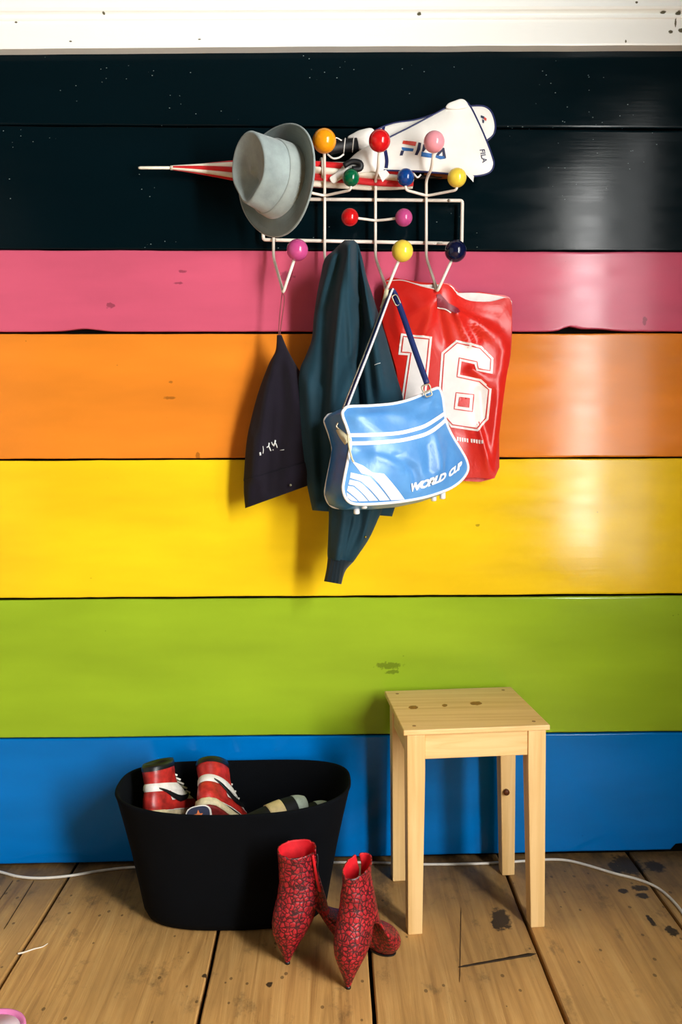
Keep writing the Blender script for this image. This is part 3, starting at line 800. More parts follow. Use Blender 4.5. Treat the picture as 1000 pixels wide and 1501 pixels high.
# ------------------------------------------------------------------ red plastic carrier bag
M_pl = newmat('red_plastic', (208, 34, 24), .36, .5); t = NT(M_pl)
t.normal(t.bump(t.noise(t.coord((1,1,1)), 22, 4, .55, 1.2), .22, .005))
M_plw, M_plin = plain('white_print', (240, 232, 226), .35, .5, .03), plain('bag_inside_white', (232, 224, 218), .5)
cb = thing('carrier_bag', P(655, 703, -.03), 'red plastic carrier bag printed with a white number 16 hanging from right hook', 'bag')
def cpx(pts): return [(540 + .2333 * a, 370 + .2333 * b) for a, b in pts]
dep = lambda a, b: -.030 - .060 * math.exp(-((a - 640) ** 2 + (b - 424) ** 2) / 62 ** 2)
rcr = crease_fn([(cpx([(425,300),(340,520)]), .006, 5), (cpx([(410,300),(250,420)]), .006, 8), (cpx([(430,330),(480,560)]), -.006, 9), (cpx([(545,390),(640,580)]), .008, 4), (cpx([(570,380),(880,600)]), .009, 7),
                 (cpx([(600,350),(880,460)]), -.007, 10), (cpx([(640,740),(830,850)]), .010, 5), (cpx([(830,860),(790,1250)]), .012, 7), (cpx([(690,1100),(770,1400)]), .008, 4), (cpx([(620,420),(680,560)]), -.006, 5),
                 (cpx([(150,300),(200,520)]), .006, 9), (cpx([(700,880),(720,1100)]), -.006, 8), (cpx([(610,1150),(640,1400)]), -.004, 10), (cpx([(850,640),(840,800)]), .006, 8)])
ol = [(566,412),(590,411),(617,419),(640,424),(646,417),(653,416),(661,420),(668,428),(672,433),(690,441),(720,442),(747,437),(750,463),(748.5,500),(748,519),(743,550),(737,590),(731,638),(727,670),(724,700),(700,700),(650,702),(600,704),(588,700),(584,640),(584,561),(572,510),(560,468),(562,440)]
sb = Surf(ol, dep, (0,-1,0), .014, 3.5, lambda a, b: 1.25 * rcr(a, b), 3, (655, 560))
mk('bag_front', *sb.mesh(26), M_pl, cb)
ol2 = [(565,411),(590,409.5),(620,414),(640,415),(660,416),(672,427),(690,430),(704,428),(722,431),(747,436),(751,463),(749,519),(742,557),(732,638),(725,701),(650,703),(588,702),(583,561),(559,468)]
sb2 = Surf(ol2, lambda a, b: dep(a, b) + .013, (0,1,0), .008, 3, None, 3, (655, 560))
mk('bag_back', *sb2.mesh(12), M_pl, cb)
mk('bag_inside', *Surf([(565,413),(590,411),(618,417),(640,417),(662,419),(672,429),(703,429.5),(746,437.5),(744,450),(690,452),(640,446),(570,430)], lambda a, b: dep(a, b) + .010, (0,-1,0), .0, 3, None, 3).mesh(4), M_plin, cb)
mk('rim_edge', *tube_vf([sb(a, b, .0004, 1) for a, b in [(q.x, q.y) for q in catmull([(566,412,0),(590,411,0),(617,419,0),(638,424,0)], 6)]], .0012, 6), M_plin, cb)
mk('handle_slot', *sb.poly(cpx([(428,268),(450,262),(500,320),(560,355),(572,380),(545,392),(500,368),(432,345)]), .0025), plain('bag_dark_red', (128, 16, 40), .5), cb)
mk('slot_edge', *sb.strip(cpx([(432,350),(480,362),(515,385)]), 1.6, .004), M_plin, cb)
D1 = [(202,515),(397,535),(380,700),(352,975),(200,975),(246,650),(188,645)]
D6 = [(455,635),(548,555),(705,592),(782,668),(776,765),(668,750),(662,706),(580,688),(570,772),(700,800),(770,858),(752,1050),(682,1125),(515,1100),(435,1010),(440,850)]
def inset(poly, d_):
    n_ = len(poly); area = sum(poly[i][0]*poly[(i+1)%n_][1]-poly[(i+1)%n_][0]*poly[i][1] for i in range(n_)); sg_ = 1 if area > 0 else -1; out = []
    for i in range(n_):
        a, b, c = Vector(poly[i-1]), Vector(poly[i]), Vector(poly[(i+1) % n_])
        e1, e2 = (b-a).normalized(), (c-b).normalized(); n1, n2 = Vector((-e1.y, e1.x))*sg_, Vector((-e2.y, e2.x))*sg_
        bi = n1 + n2; L = bi.length; bi = bi.normalized() if L > .2 else n1; q = b + bi * d_ / max(.5, bi.dot(n1)); out.append((q.x, q.y))
    return out
for dg in (D1, D6):
    o = mk('digit', *sb.poly(cpx(dg), .0016, 3.2), M_plw, cb)
    mk('digit_outline', *sb.strip(cpx(inset(dg, 17)), 1.5, .0028, True, 6, False), M_pl, o)
    if dg is D6:
        mk('digit_counter', *sb.poly(cpx([(566,910),(634,918),(628,978),(556,968)]), .0028, 3), M_pl, o)
        mk('digit_outline', *sb.strip(cpx([(546,884),(658,896),(648,1002),(534,986)]), 1.4, .0028, True, 6, False), M_pl, o)
for k in range(10):
    x0 = 552 + 15.5 * k + (10 if k > 4 else 0)
    mk('small_print', *sb.poly(cpx([(x0, 1160 + k*2.2), (x0 + 11, 1161 + k*2.2), (x0 + 11, 1184 + k*2 + (4 if k % 3 else 0)), (x0 + 2, 1184 + k*2)]), .001), M_plw, cb)

# ------------------------------------------------------------------ blue shoulder bag
M_bl = newmat('blue_vinyl', (80, 142, 202), .34, .5); t = NT(M_bl)
t.color(t.ramp(t.noise(t.coord(), 14, 4), [(.3, (70, 132, 196)), (.7, (98, 156, 212))])); t.normal(t.bump(t.noise(t.coord(), 420, 2), .12, .001, t.bump(t.noise(t.coord(), 20, 3), .25, .008)))
M_bd = plain('blue_vinyl_side', (30, 104, 176), .4); M_wv = plain('white_vinyl', (240, 240, 240), .4, .5, .03); M_met = plain('pale_metal', (196, 186, 160), .35, metal=.8)
bag = thing('shoulder_bag', P(585, 745, -.16), 'blue vinyl shoulder bag with white piping, stripes and WORLD CUP lettering', 'bag')
ang = R(25); bn = Vector((math.sin(ang), -math.cos(ang), .10)).normalized()
b0 = P(507, 670, -.275)
def bdep(px, py):
    d_ = ray(px, py); k = (b0 - CPOS).dot(bn) / d_.dot(bn); return (CPOS + d_ * k).y
bo = [(502,608),(505,600),(512,596),(540,595),(575,592),(600,586),(620,578),(637,570),(644,570),(648,580),(650,592),(653,615),(659,631),(666,644),(676,660),(684,675),(686,688),(680,700),(668,711),(653,719),(626,728),(596,734),(560,738),(523,739),(509,733),(503,718),(505,700),(511,670),(514,649),(509,628)]
bcr = crease_fn([([(520,612),(560,606),(600,612)], .006, 10), ([(600,612),(640,596)], -.005, 8), ([(572,672),(600,690),(607,712)], -.010, 6), ([(545,668),(580,682)], .007, 8), ([(632,640),(640,690)], .006, 7), ([(655,650),(648,690)], -.004, 5), ([(520,660),(560,668)], -.006, 7), ([(618,655),(622,690)], -.005, 6)])
bs = Surf(bo, bdep, bn, .026, 2.6, bcr, 4, (588, 662))
bk = -bn * .088 + Vector((-.002, 0, -.004))
body = mk('body', *bs.mesh(22, .088, bk, .004), M_bl, bag)
# side gusset and base, darker vinyl, slightly proud of the body
def gusset(idx, mt, nm):
    q = [bs.c + (Vector(p) - bs.c) * 1.0 for p in idx]; V, Fc = [], []; nrow = 7
    for i, p in enumerate(q):
        out = (p - bs.c).normalized(); o3 = (P(p.x + out.x, p.y + out.y, bdep(p.x, p.y)) - P(p.x, p.y, bdep(p.x, p.y))).normalized()
        for j in range(nrow):
            f_ = .03 + .94 * j / (nrow - 1)
            V.append(bs(p.x, p.y, 0, 1) + bk * f_ + o3 * (.0025 + .008 * math.sin(math.pi * f_)))
    for i in range(len(q) - 1):
        for j in range(nrow - 1): Fc.append((i*nrow+j, i*nrow+j+1, (i+1)*nrow+j+1, (i+1)*nrow+j))
    return mk(nm, V, Fc, mt, bag)
gusset([(502,608),(509,628),(514,649),(511,670),(505,700),(503,718),(509,733),(523,739)], M_bd, 'side_panel')
gusset([(523,739),(560,738),(596,734),(626,728),(653,719),(668,711)], M_bl, 'base_panel')
mk('piping', *bs.edge(.0036), M_wv, bag)
mk('piping', *bs.edge(.0034, 1.0, bk), M_wv, bag)
mk('stripe', *bs.strip([(511,638),(540,639),(575,637),(598,632),(616,626),(636,615),(652,606)], 5.5, .0012), M_wv, bag)
mk('stripe', *bs.strip([(513.5,650),(540,650.5),(575,648),(600,643),(619,637),(638,626),(654,615)], 5.5, .0012), M_wv, bag)
def bpx(pts): return [(450 + .26 * a, 540 + .26 * b) for a, b in pts]
DG = [[(245,520),(290,545),(340,590),(405,600),(550,742),(480,746)], [(238,585),(300,608),(345,618),(470,746),(415,748)], [(230,630),(280,645),(400,748),(350,750)], [(222,672),(262,690),(335,750),(285,752)], [(218,706),(238,716),(270,752),(245,745)]]
DG = [[(246,522),(300,552),(345,592),(405,598),(548,740),(470,744),(340,610),(290,595)], [(240,588),(285,602),(330,616),(462,744),(405,746),(290,640),(236,618)], [(234,628),(280,642),(396,746),(345,748),(255,662),(228,655)], [(226,664),(250,668),(338,748),(290,750),(222,690)], [(220,700),(282,750),(250,747),(226,728)]]
for q in DG: mk('corner_stripe', *bs.poly(bpx(q), .0012, 5), M_wv, bag)
def bend(px, py, x):
    return px, py - .0022 * x * x
mk('lettering', *bs.text('WORLD', (597, 721), (.955, -.22), (.12, -1), 15.6, .0022, .06, bend, .86), M_wv, bag)
mk('lettering', *bs.text('CUP', (652.5, 700.5), (.82, -.57), (.1, -1), 14.5, .0022, .06, None, .8), M_wv, bag)
for fx, fy, fd in ((534,742,.0),(523,750,-.0),(649,728,0),(636,731,0)):
    q = P(fx, fy, bdep(fx, fy) + (.02 if fx in (534,649) else .045)); mk('foot', *tube_vf([q + Vector((0,0,.012)), q + Vector((0,0,.0)), q + Vector((0,0,-.004)), q + Vector((0,0,-.006))], lambda t_: .0068 if t_ < .8 else .004, 12), M_wv, bag)
# strap over the hook
hk = P(570, 425, -.108)
def ribbon(pts, wdt, th, side):
    pts = catmull(pts, 8); V, Fc = [], []; side = Vector(side).normalized()
    for i, p in enumerate(pts):
        t_ = (pts[min(i+1, len(pts)-1)] - pts[max(i-1, 0)]).normalized(); s_ = (side - t_ * side.dot(t_)).normalized(); n_ = t_.cross(s_)
        for a, b in ((-.5,-.5),(.5,-.5),(.5,.5),(-.5,.5)): V.append(p + s_ * wdt * a + n_ * th * b)
    for i in range(len(pts) - 1):
        for k in range(4):
            l = (k + 1) % 4; Fc.append((i*4+k, i*4+l, i*4+4+l, i*4+4+k))
    Fc += [(3,2,1,0), tuple(len(V) - 4 + k for k in range(4))]
    return V, Fc
M_st = plain('navy_strap', (10, 34, 96), .5)
ln = [P(499,616,-.245), P(516,572,-.222), P(545,498,-.178), P(569,434,-.118), P(573.5,424,-.112)]
s_l = mk('strap', *ribbon(ln, .015, .0025, (.45, -1, 0)), M_st, bag)
mk('strap_edge', *ribbon([p + Vector((.0045, -.0065, 0)) for p in ln], .003, .0055, (.9, -.4, 0)), M_wv, s_l)
mk('strap_edge', *ribbon([p + Vector((-.0042, .0065, 0)) for p in ln], .003, .003, (.9, -.4, 0)), M_met, s_l)
rn = [P(573.5,424,-.112), P(580,434,-.114), P(592,466,-.13), P(610,518,-.16), P(626,562,-.185)]
mk('strap', *ribbon(rn, .0135, .0028, (1, -.25, 0)), M_st, bag)
def ring3(px, py, y, w_, h_, r_, tilt=0, nm='buckle', mt=None):
    pts = []
    for k in range(20):
        a = 2*math.pi*k/20; u = math.copysign(abs(math.cos(a))**.5, math.cos(a))*w_; v = math.copysign(abs(math.sin(a))**.5, math.sin(a))*h_
        pts.append(P(px + u*math.cos(tilt) - v*math.sin(tilt), py + u*math.sin(tilt) + v*math.cos(tilt), y))
    return mk(nm, *tube_vf(pts, r_, 8, True), mt or M_met, bag)
ring3(581,440,-.120,4,8,.0016,-.45); ring3(625,569,-.190,6,5,.0018,-.35); ring3(628,577,-.188,5,4,.0016,-.35)
ring3(500,624,-.248,6,5.5,.002,.5); mk('strap_tab', *ribbon([P(498,628,-.245), P(503,638,-.258), P(510,648,-.270)], .018, .004, (1,-.4,.3)), plain('cream_vinyl', (206, 196, 160), .5), bag)
mk('zip_pull', *tube_vf(catmull([P(510,636,-.279), P(512,655,-.283), P(516,672,-.287), P(519,677,-.287)], 5), .0022, 6), bpy.data.materials['cream_vinyl'], bag)
mk('strap_tab', *ribbon([P(567,424,-.120), P(565,436,-.115), P(560,452,-.10)], .010, .003, (1,-.2,0)), bpy.data.materials['cream_vinyl'], bag)

# ------------------------------------------------------------------ wooden stool
PINE = (238, 202, 142)
M_px, M_pz, M_py = wood_light('pale_pine_across', PINE, 0), wood_light('pale_pine_upright', PINE, 2), wood_light('pale_pine_deep', PINE, 1)
ZS = 0.463
c = [F(583.5,1072,ZS), F(797.5,1062,ZS), F(757,1007,ZS), F(571,1012,ZS)]      # front left, front right, back right, back left
cen = sum(c, Vector()) / 4; sx = ((c[1]-c[0]) + (c[2]-c[3])) / 2; sy = ((c[3]-c[0]) + (c[2]-c[1])) / 2
SW, SD = sx.length, sy.length; ex_ = sx.normalized(); ey_ = Vector((-ex_.y, ex_.x, 0))
stool = thing('stool', (cen.x, cen.y, 0), 'pale pine stool with square seat and tapered legs against the blue plank', 'stool')
SM = Matrix(((ex_.x, ey_.x, 0, cen.x), (ex_.y, ey_.y, 0, cen.y), (0, 0, 1, 0), (0, 0, 0, 1)))
print('STOOL', SW, SD, cen)
hw, hd = SW / 2, SD / 2
# seat with knots
t = NT(M_px)
o = bevel(mk('seat', *box_vf(-hw, hw, -hd, hd, ZS - .012, ZS), M_px, stool, False, SM), .002, 2)
LW = .040
inx, iny, inb = hw - .008, hd - .003, hd - .034
for ax in (-1, 1):
    for ay in (-1, 1):
        X0, Y0 = ax * inx, (inb if ay > 0 else -iny); X1, Y1 = X0 - ax * LW, Y0 - ay * LW; X2, Y2 = X0 - ax * .032, Y0 - ay * .034
        tp = [(X0,Y0,ZS-.012),(X1,Y0,ZS-.012),(X1,Y1,ZS-.012),(X0,Y1,ZS-.012)]
        md = [(X0,Y0,.37),(X1,Y0,.37),(X1,Y1,.37),(X0,Y1,.37)]
        bt = [(X0,Y0,0),(X2,Y0,0),(X2,Y2,0),(X0,Y2,0)]
        V = bt + md + tp; Fc = [(3,2,1,0),(8,9,10,11)] + [(b+k, b+(k+1)%4, b+4+(k+1)%4, b+4+k) for b in (0,4) for k in range(4)]
        lg = bevel(mk('leg', V, Fc, M_pz, stool, False, SM), .002, 2)
        if ax == 1 and ay == -1 * -1:
            q = SM @ Vector((X1, Y1 - .001, .255)); kk = P(742.5, 1161, q.y)
            mk('knot', *tube_vf([kk + Vector((.0,-.004,0)), kk + Vector((0,.002,0))], .0075, 14), plain('dark_knot', (96, 48, 18), .5, .4, .4, 200), lg)
        dp = (ax * (hw - .028), ay * (hd - .028))
        mk('dowel_plug', *tube_vf([Vector((dp[0], dp[1], ZS - .004)), Vector((dp[0], dp[1], ZS + .0006))], .0042, 12), plain('plug_brown', (150, 104, 56), .5) if ax == -1 and ay == -1 else bpy.data.materials['plug_brown'], stool, False, SM)
za, zb_ = ZS - .068, ZS - .012
for yf in (-iny + .004, inb - .022):
    bevel(mk('apron', *box_vf(-inx + LW, inx - LW, yf, yf + .018, za, zb_), M_px, stool, False, SM), .001, 1)
for ax in (-1, 1):
    bevel(mk('apron', *box_vf(ax*(inx - .004) - .018*(ax>0), ax*(inx - .004) + .018*(ax<0), -iny + LW, inb - LW, za, zb_), M_py, stool, False, SM), .001, 1)
M_kn = plain('seat_knot', (156, 104, 48), .5, .4, .3, 150)
for a, b, rx_, ry_ in ((698,1031,9,2.6),(652,1034,4,2),(606,1037,7,2.6)):
    q0 = F(a, b, ZS); V = [q0 + Vector((0,0,.0005))]; NN = 18
    for k in range(NN):
        an = 2*math.pi*k/NN; rr = 1 + .25*noise.noise((k*.9, a, 0)); V.append(F(a + rx_*math.cos(an)*rr, b + ry_*math.sin(an)*rr, ZS) + Vector((0,0,.0002)))
    mk('knot', V, [(0, 1+k, 1+(k+1)%NN) for k in range(NN)], M_kn, stool)

# ------------------------------------------------------------------ black tub
M_tub = fabric('black_felt_rubber', (3, 5, 9), .9, 700, .2, .2, .0); M_tub.node_tree.nodes['Principled BSDF'].inputs['Specular IOR Level'].default_value = .12
tub_c = Vector((F(342,1160,.285).x, -.190, 0))
tub = thing('tub', tub_c, 'large black oval tub full of shoes standing by the blue plank', 'tub')
TM = Matrix.Translation(tub_c)
def tub_ring(a_, b_, z, e=2.7, n=88, sag=0.0):
    out = []
    for k in range(n):
        t_ = 2*math.pi*k/n; cx, sx_ = math.cos(t_), math.sin(t_)
        x = a_ * math.copysign(abs(cx)**(2/e), cx); y = b_ * math.copysign(abs(sx_)**(2/e), sx_)
        out.append(Vector((x, y, z + sag * (x / a_) ** 2)))
    return out
prof = [(.190,.112,.0),(.208,.126,.004),(.216,.132,.02),(.227,.139,.08),(.241,.146,.15),(.256,.154,.215),(.270,.1625,.272),(.2735,.1645,.280),(.2725,.1635,.2845),(.2685,.160,.2845),(.2655,.1575,.280),(.251,.150,.215),(.235,.141,.15),(.221,.133,.08),(.210,.126,.025),(.17,.10,.012)]
V, Fc = loft_vf([tub_ring(a, b, z, sag=.012 * (z / .28)) for a, b, z in prof])
mk('tub_wall', V, Fc, M_tub, tub, True, TM)

# ------------------------------------------------------------------ shoes
def frame(loc, fwd, up, k=1.0):
    f_ = Vector(fwd).normalized(); u = Vector(up); u = (u - f_ * u.dot(f_)).normalized(); s_ = u.cross(f_)
    return Matrix(((f_.x*k, s_.x*k, u.x*k, loc[0]), (f_.y*k, s_.y*k, u.y*k, loc[1]), (f_.z*k, s_.z*k, u.z*k, loc[2]), (0,0,0,1)))
def sole_hw(t_):   # half width along the length 0 heel .. 1 toe
    pts = [(0,.0),(.02,.018),(.08,.030),(.2,.034),(.4,.035),(.6,.043),(.75,.047),(.88,.040),(.96,.024),(1,.0)]
    for (a, b), (c_, d_) in zip(pts, pts[1:]):
        if t_ <= c_: return lerp(b, d_, (t_-a)/(c_-a))
    return 0
def sole_ring(z, L=.29, gx=0.0, gw=0.0, n=22):
    xs = [.5 - .5*math.cos(math.pi*k/n) for k in range(n+1)]
    up_ = [Vector((t_*(L+2*gx)-gx, max(.0005, sole_hw(t_)+gw*(0 < t_ < 1)), z)) for t_ in xs]
    return up_ + [Vector((p.x, -p.y, p.z)) for p in up_[-2:0:-1]]
def oval_ring(x0, x1, w_, z, n=44, tilt=0.0, e=2.2):
    out = []; cx, rx_ = (x0+x1)/2, (x1-x0)/2
    for k in range(n):
        a = math.pi - 2*math.pi*k/n; ca, sa = math.cos(a), math.sin(a)
        x = cx + rx_*math.copysign(abs(ca)**(2/e), ca); out.append(Vector((x, w_*math.copysign(abs(sa)**(2/e), sa), z + tilt*(x-cx))))
    return out
M_sr = plain('red_leather', (176, 40, 34), .38, .5, .3, 45); M_cr = plain('cream_midsole', (222, 208, 168), .5, .4, .12, 60); M_or = plain('dark_red_outsole', (120, 30, 28), .6, .3, .2, 90)
M_sw = plain('white_leather', (228, 222, 212), .42, .5, .08); M_sk = plain('black_leather', (14, 15, 18), .4, .5, .2)
def up_ring(z):
    # (x0, x1, halfwidth) of the shoe at height z above the sole
    tab = [(.030,.004,.278,.043),(.045,.002,.272,.042),(.060,.003,.245,.040),(.075,.006,.205,.037),(.090,.010,.165,.034),(.105,.012,.142,.033),(.120,.010,.130,.034),(.140,.006,.124,.036),(.155,.004,.122,.037),(.162,.006,.118,.035)]
    for a, b in zip(tab, tab[1:]):
        if z <= b[0] + 1e-6:
            t_ = (z-a[0])/(b[0]-a[0]); return [lerp(p, q, t_) for p, q in zip(a[1:], b[1:])]
    return tab[-1][1:]
def hightop(loc, fwd, up, label, size=.9):
    th = thing('sneaker', loc, label, 'shoe', 'worn red, white and black high-top sneakers')
    M = frame(loc, fwd, up, size)
    mk('outsole', *loft_vf([sole_ring(0, gx=-.004, gw=-.003), sole_ring(.004), sole_ring(.010)]), M_or, th, True, M)
    mk('midsole', *loft_vf([sole_ring(.010, gx=.001, gw=.001), sole_ring(.014, gx=.003, gw=.003), sole_ring(.028, gx=.003, gw=.002), sole_ring(.031, gx=.0, gw=0)]), M_cr, th, True, M)
    def band(z0, z1, g, mt, nm, steps=5, part=None, xmax=None, inner=False, slope=0.0, label=None):
        rs = []
        for k in range(steps + 1):
            z = lerp(z0, z1, k/steps); x0, x1, w_ = up_ring(z); gg = g if 0 < k < steps else g*.3
            rs.append(oval_ring(x0-gg, x1+gg, w_+gg, z, tilt=slope*(z-.03)/.13))
        V, Fc = loft_vf(rs, False, False)
        if xmax:
            Fc = [f_ for f_ in Fc if sum(V[i].x for i in f_)/4 < xmax]
        return mk(nm, V, Fc, mt, th, True, M, label)
    band(.028, .105, .0, M_sw, 'upper', 8)
    band(.030, .082, .0022, M_sr, 'heel_panel', 6, xmax=.075, label='red heel panel')
    band(.031, .055, .002, M_sr, 'toe_panel', 4)
    band(.080, .102, .0042, M_sw, 'ankle_strap', 4, label='white ankle strap')
    band(.100, .146, .0018, M_sr, 'ankle_panel', 5, slope=.12, label='red ankle panel')
    rs = [oval_ring(.004-.002, .122+.002, .038, .143, tilt=.16), oval_ring(.002, .124, .0395, .153, tilt=.18), oval_ring(.006, .120, .036, .163, tilt=.2), oval_ring(.016, .110, .028, .158, tilt=.2), oval_ring(.022, .104, .024, .12, tilt=.1), oval_ring(.03, .1, .02, .06)]
    mk('collar', *loft_vf(rs, False, True), M_sk, th, True, M)
    for s_ in (-1, 1):
        pts = [(.022,.088),(.045,.080),(.075,.068),(.110,.058),(.150,.062),(.185,.074)]
        wd = [.002,.004,.007,.009,.006,.001]
        V, Fc = [], []
        pp = catmull([(a, b, 0) for a, b in pts], 4)
        for i, p in enumerate(pp):
            f_ = i/(len(pp)-1)*(len(wd)-1); j = min(int(f_), len(wd)-2); q = lerp(wd[j], wd[j+1], f_-j)
            for dz in (-q, q):
                z = p.y + dz; x0, x1, w_ = up_ring(z); cx, rx_ = (x0+x1)/2, (x1-x0)/2
                u = min(.98, abs((p.x-cx)/rx_)); V.append(Vector((p.x, s_*(w_*(1-u**2.2)**(1/2.2)+.0052), z)))
        for i in range(len(pp)-1): Fc.append((2*i, 2*i+1, 2*i+3, 2*i+2))
        o = mk('side_stripe', V, Fc, M_sk, th, True, M); sm = o.modifiers.new('thick', 'SOLIDIFY'); sm.thickness = .0016
    # laces across the instep
    for k in range(5):
        x = .215 - .02*k; z = .076 + .0125*k
        mk('lace', *tube_vf([Vector((x, -.022, z-.004)), Vector((x, 0, z+.006)), Vector((x, .022, z-.004))], .003, 6), M_sw, th, True, M)
    return th
# left sneaker: heel towards the room, nearly upright; right sneaker: toe pushed down into the tub, sole showing
hightop(P(216,1206,-.235), (.30, .86, -.34), (-.12, .24, 1), 'red high-top sneaker with white strap standing upright at the tub left', .84)
hightop(P(296,1186,-.22), (.40, .66, -.72), (-.12, .72, .66), 'red high-top sneaker tipped toe-down in the tub, dark red sole showing')
# white shoe with a patch
ws = thing('sneaker', P(330,1215,-.24), 'white sneaker with a navy and orange tongue patch, wedged low in the tub', 'shoe')
WM = frame(P(268,1222,-.24), (.86, .18, -.48), (.45, -.05, .9))
mk('sole', *loft_vf([sole_ring(-.03, .24), sole_ring(-.026, .24, .002, .002), sole_ring(-.008, .24, .002, .002), sole_ring(-.004, .24)]), M_cr, ws, True, WM)
rs = []
for z, a, b, w_ in ((-.005,.003,.235,.038),(.008,.004,.23,.037),(.018,.01,.20,.034),(.026,.02,.165,.029),(.031,.035,.14,.022),(.033,.05,.12,.012)):
    rs.append(oval_ring(a, b, w_, z))
mk('upper', *loft_vf(rs), M_sw, ws, True, WM)
M_pn, M_po = plain('navy_patch', (22, 32, 62), .6), plain('orange_patch', (226, 120, 62), .6)
pc = P(291, 1196, -.275); px_ax, pz_ax = Vector((.96,.1,.12)).normalized(), Vector((-.1,.45,.85)).normalized(); pn_ = px_ax.cross(pz_ax).normalized(); pn_ = pn_ if pn_.y < 0 else -pn_
def patch(pts, th0, th1, mt, nm):
    lo_ = [pc + px_ax*a + pz_ax*b + pn_*th0 for a, b in pts]; hi_ = [pc + px_ax*a + pz_ax*b + pn_*th1 for a, b in pts]
    V, Fc = loft_vf([lo_, hi_]); return mk(nm, V, Fc, mt, ws, False)
pt = [(.026*math.copysign(abs(math.cos(a))**.7, math.cos(a)), .020*math.copysign(abs(math.sin(a))**.7, math.sin(a))) for a in [2*math.pi*k/24 for k in range(24)]]
patch([(a*1.12, b*1.12) for a, b in pt], -.012, 0, M_sw, 'tongue'); patch(pt, -.002, .0015, M_pn, 'tongue_patch')
patch([((.011 if k % 2 == 0 else .0055)*math.cos(.3+math.pi*k/5), (.013 if k % 2 == 0 else .006)*math.sin(.3+math.pi*k/5)) for k in range(10)], .001, .003, M_po, 'star')

# pair of black slip-on shoes with a cream band and pale toe
M_bs, M_bc, M_bg = plain('black_canvas', (10, 13, 16), .7, .3, .2), plain('cream_band', (218, 196, 142), .55, .4, .12), fabric('grey_green_weave', (150, 162, 148), .8, 300, .4, .25)
def slipon(tip, tail, label, wid=.032, hgt=.032):
    d_ = tail - tip; L = .25; fwd = -d_.normalized()
    th = thing('slip_on_shoe', tip + d_.normalized()*L*.5, label, 'shoe', 'black slip-on shoes with cream bands')
    up = Vector((.10, -.55, .9)); M = frame(tip - fwd*L, fwd, up)
    def seg(t0, t1, g, mt, nm, cap0=False, cap1=False, n=8):
        rs = []
        for k in range(n+1):
            t_ = lerp(t0, t1, k/n); w_ = wid*(max(0, 1-((t_-.45)/.56)**4)**.5)*(1-.15*(t_ < .3)) + g; h = hgt*(max(0.02, 1-((t_-.5)/.52)**4)**.5) + g
            ring = []
            for q in range(28):
                a = 2*math.pi*q/28; y, z = w_*math.cos(a), h*math.sin(a); ring.append(Vector((t_*L, y, max(z, -.016) if z < 0 else z)))
            rs.append(ring)
        return mk(nm, *loft_vf(rs, True, True), mt, th, True, M)
    seg(.02, .80, 0, M_bs, 'upper', n=16); seg(.60, .745, .0016, M_bc, 'band'); seg(.87, .985, .0012, M_bg, 'toe_cap'); seg(.74, .89, .0004, M_bs, 'vamp')
    mk('sole', *loft_vf([[v + Vector((0,0,-.016)) for v in sole_ring(0, L, -.006, -.010)], [v + Vector((0,0,-.008)) for v in sole_ring(0, L, -.006, -.010)]]), M_sk, th, True, M)
slipon(P(450,1175,-.175), P(384,1206,-.23), 'black slip-on shoe with cream band in the tub, left of its pair')
slipon(P(482,1181,-.130), P(414,1214,-.190), 'black slip-on shoe with cream band in the tub, right of its pair', .028, .028)

# ------------------------------------------------------------------ red ankle boots
def boot_mat():
    m = newmat('red_crackle_leather', (176, 30, 40), .42, .5); t = NT(m)
    c0 = t.coord(); nz = t.n('ShaderNodeTexNoise'); nz.inputs['Scale'].default_value = 60; t.L.new(c0, nz.inputs['Vector'])
    mx = t.n('ShaderNodeVectorMath', operation='MULTIPLY_ADD'); t.L.new(nz.outputs['Color'], mx.inputs[0]); mx.inputs[1].default_value = (.012,)*3; t.L.new(c0, mx.inputs[2])
    vo = t.n('ShaderNodeTexVoronoi', feature='DISTANCE_TO_EDGE'); vo.inputs['Scale'].default_value = 105; t.L.new(mx.outputs[0], vo.inputs['Vector'])
    k = t.ramp(vo.outputs['Distance'], [(.04, (1,1,1,1)), (.17, (0,0,0,1))])
    c = t.ramp(t.noise(c0, 40, 5, .7), [(.35, (132, 14, 28)), (.65, (184, 34, 44))])
    t.color(t.mix(t.math('MULTIPLY', k, .92), c, (26, 4, 10))); t.normal(t.bump(vo.outputs['Distance'], .5, .004)); return m
M_boot = boot_mat(); M_lin = plain('red_lining', (206, 26, 36), .6, .3, .1)
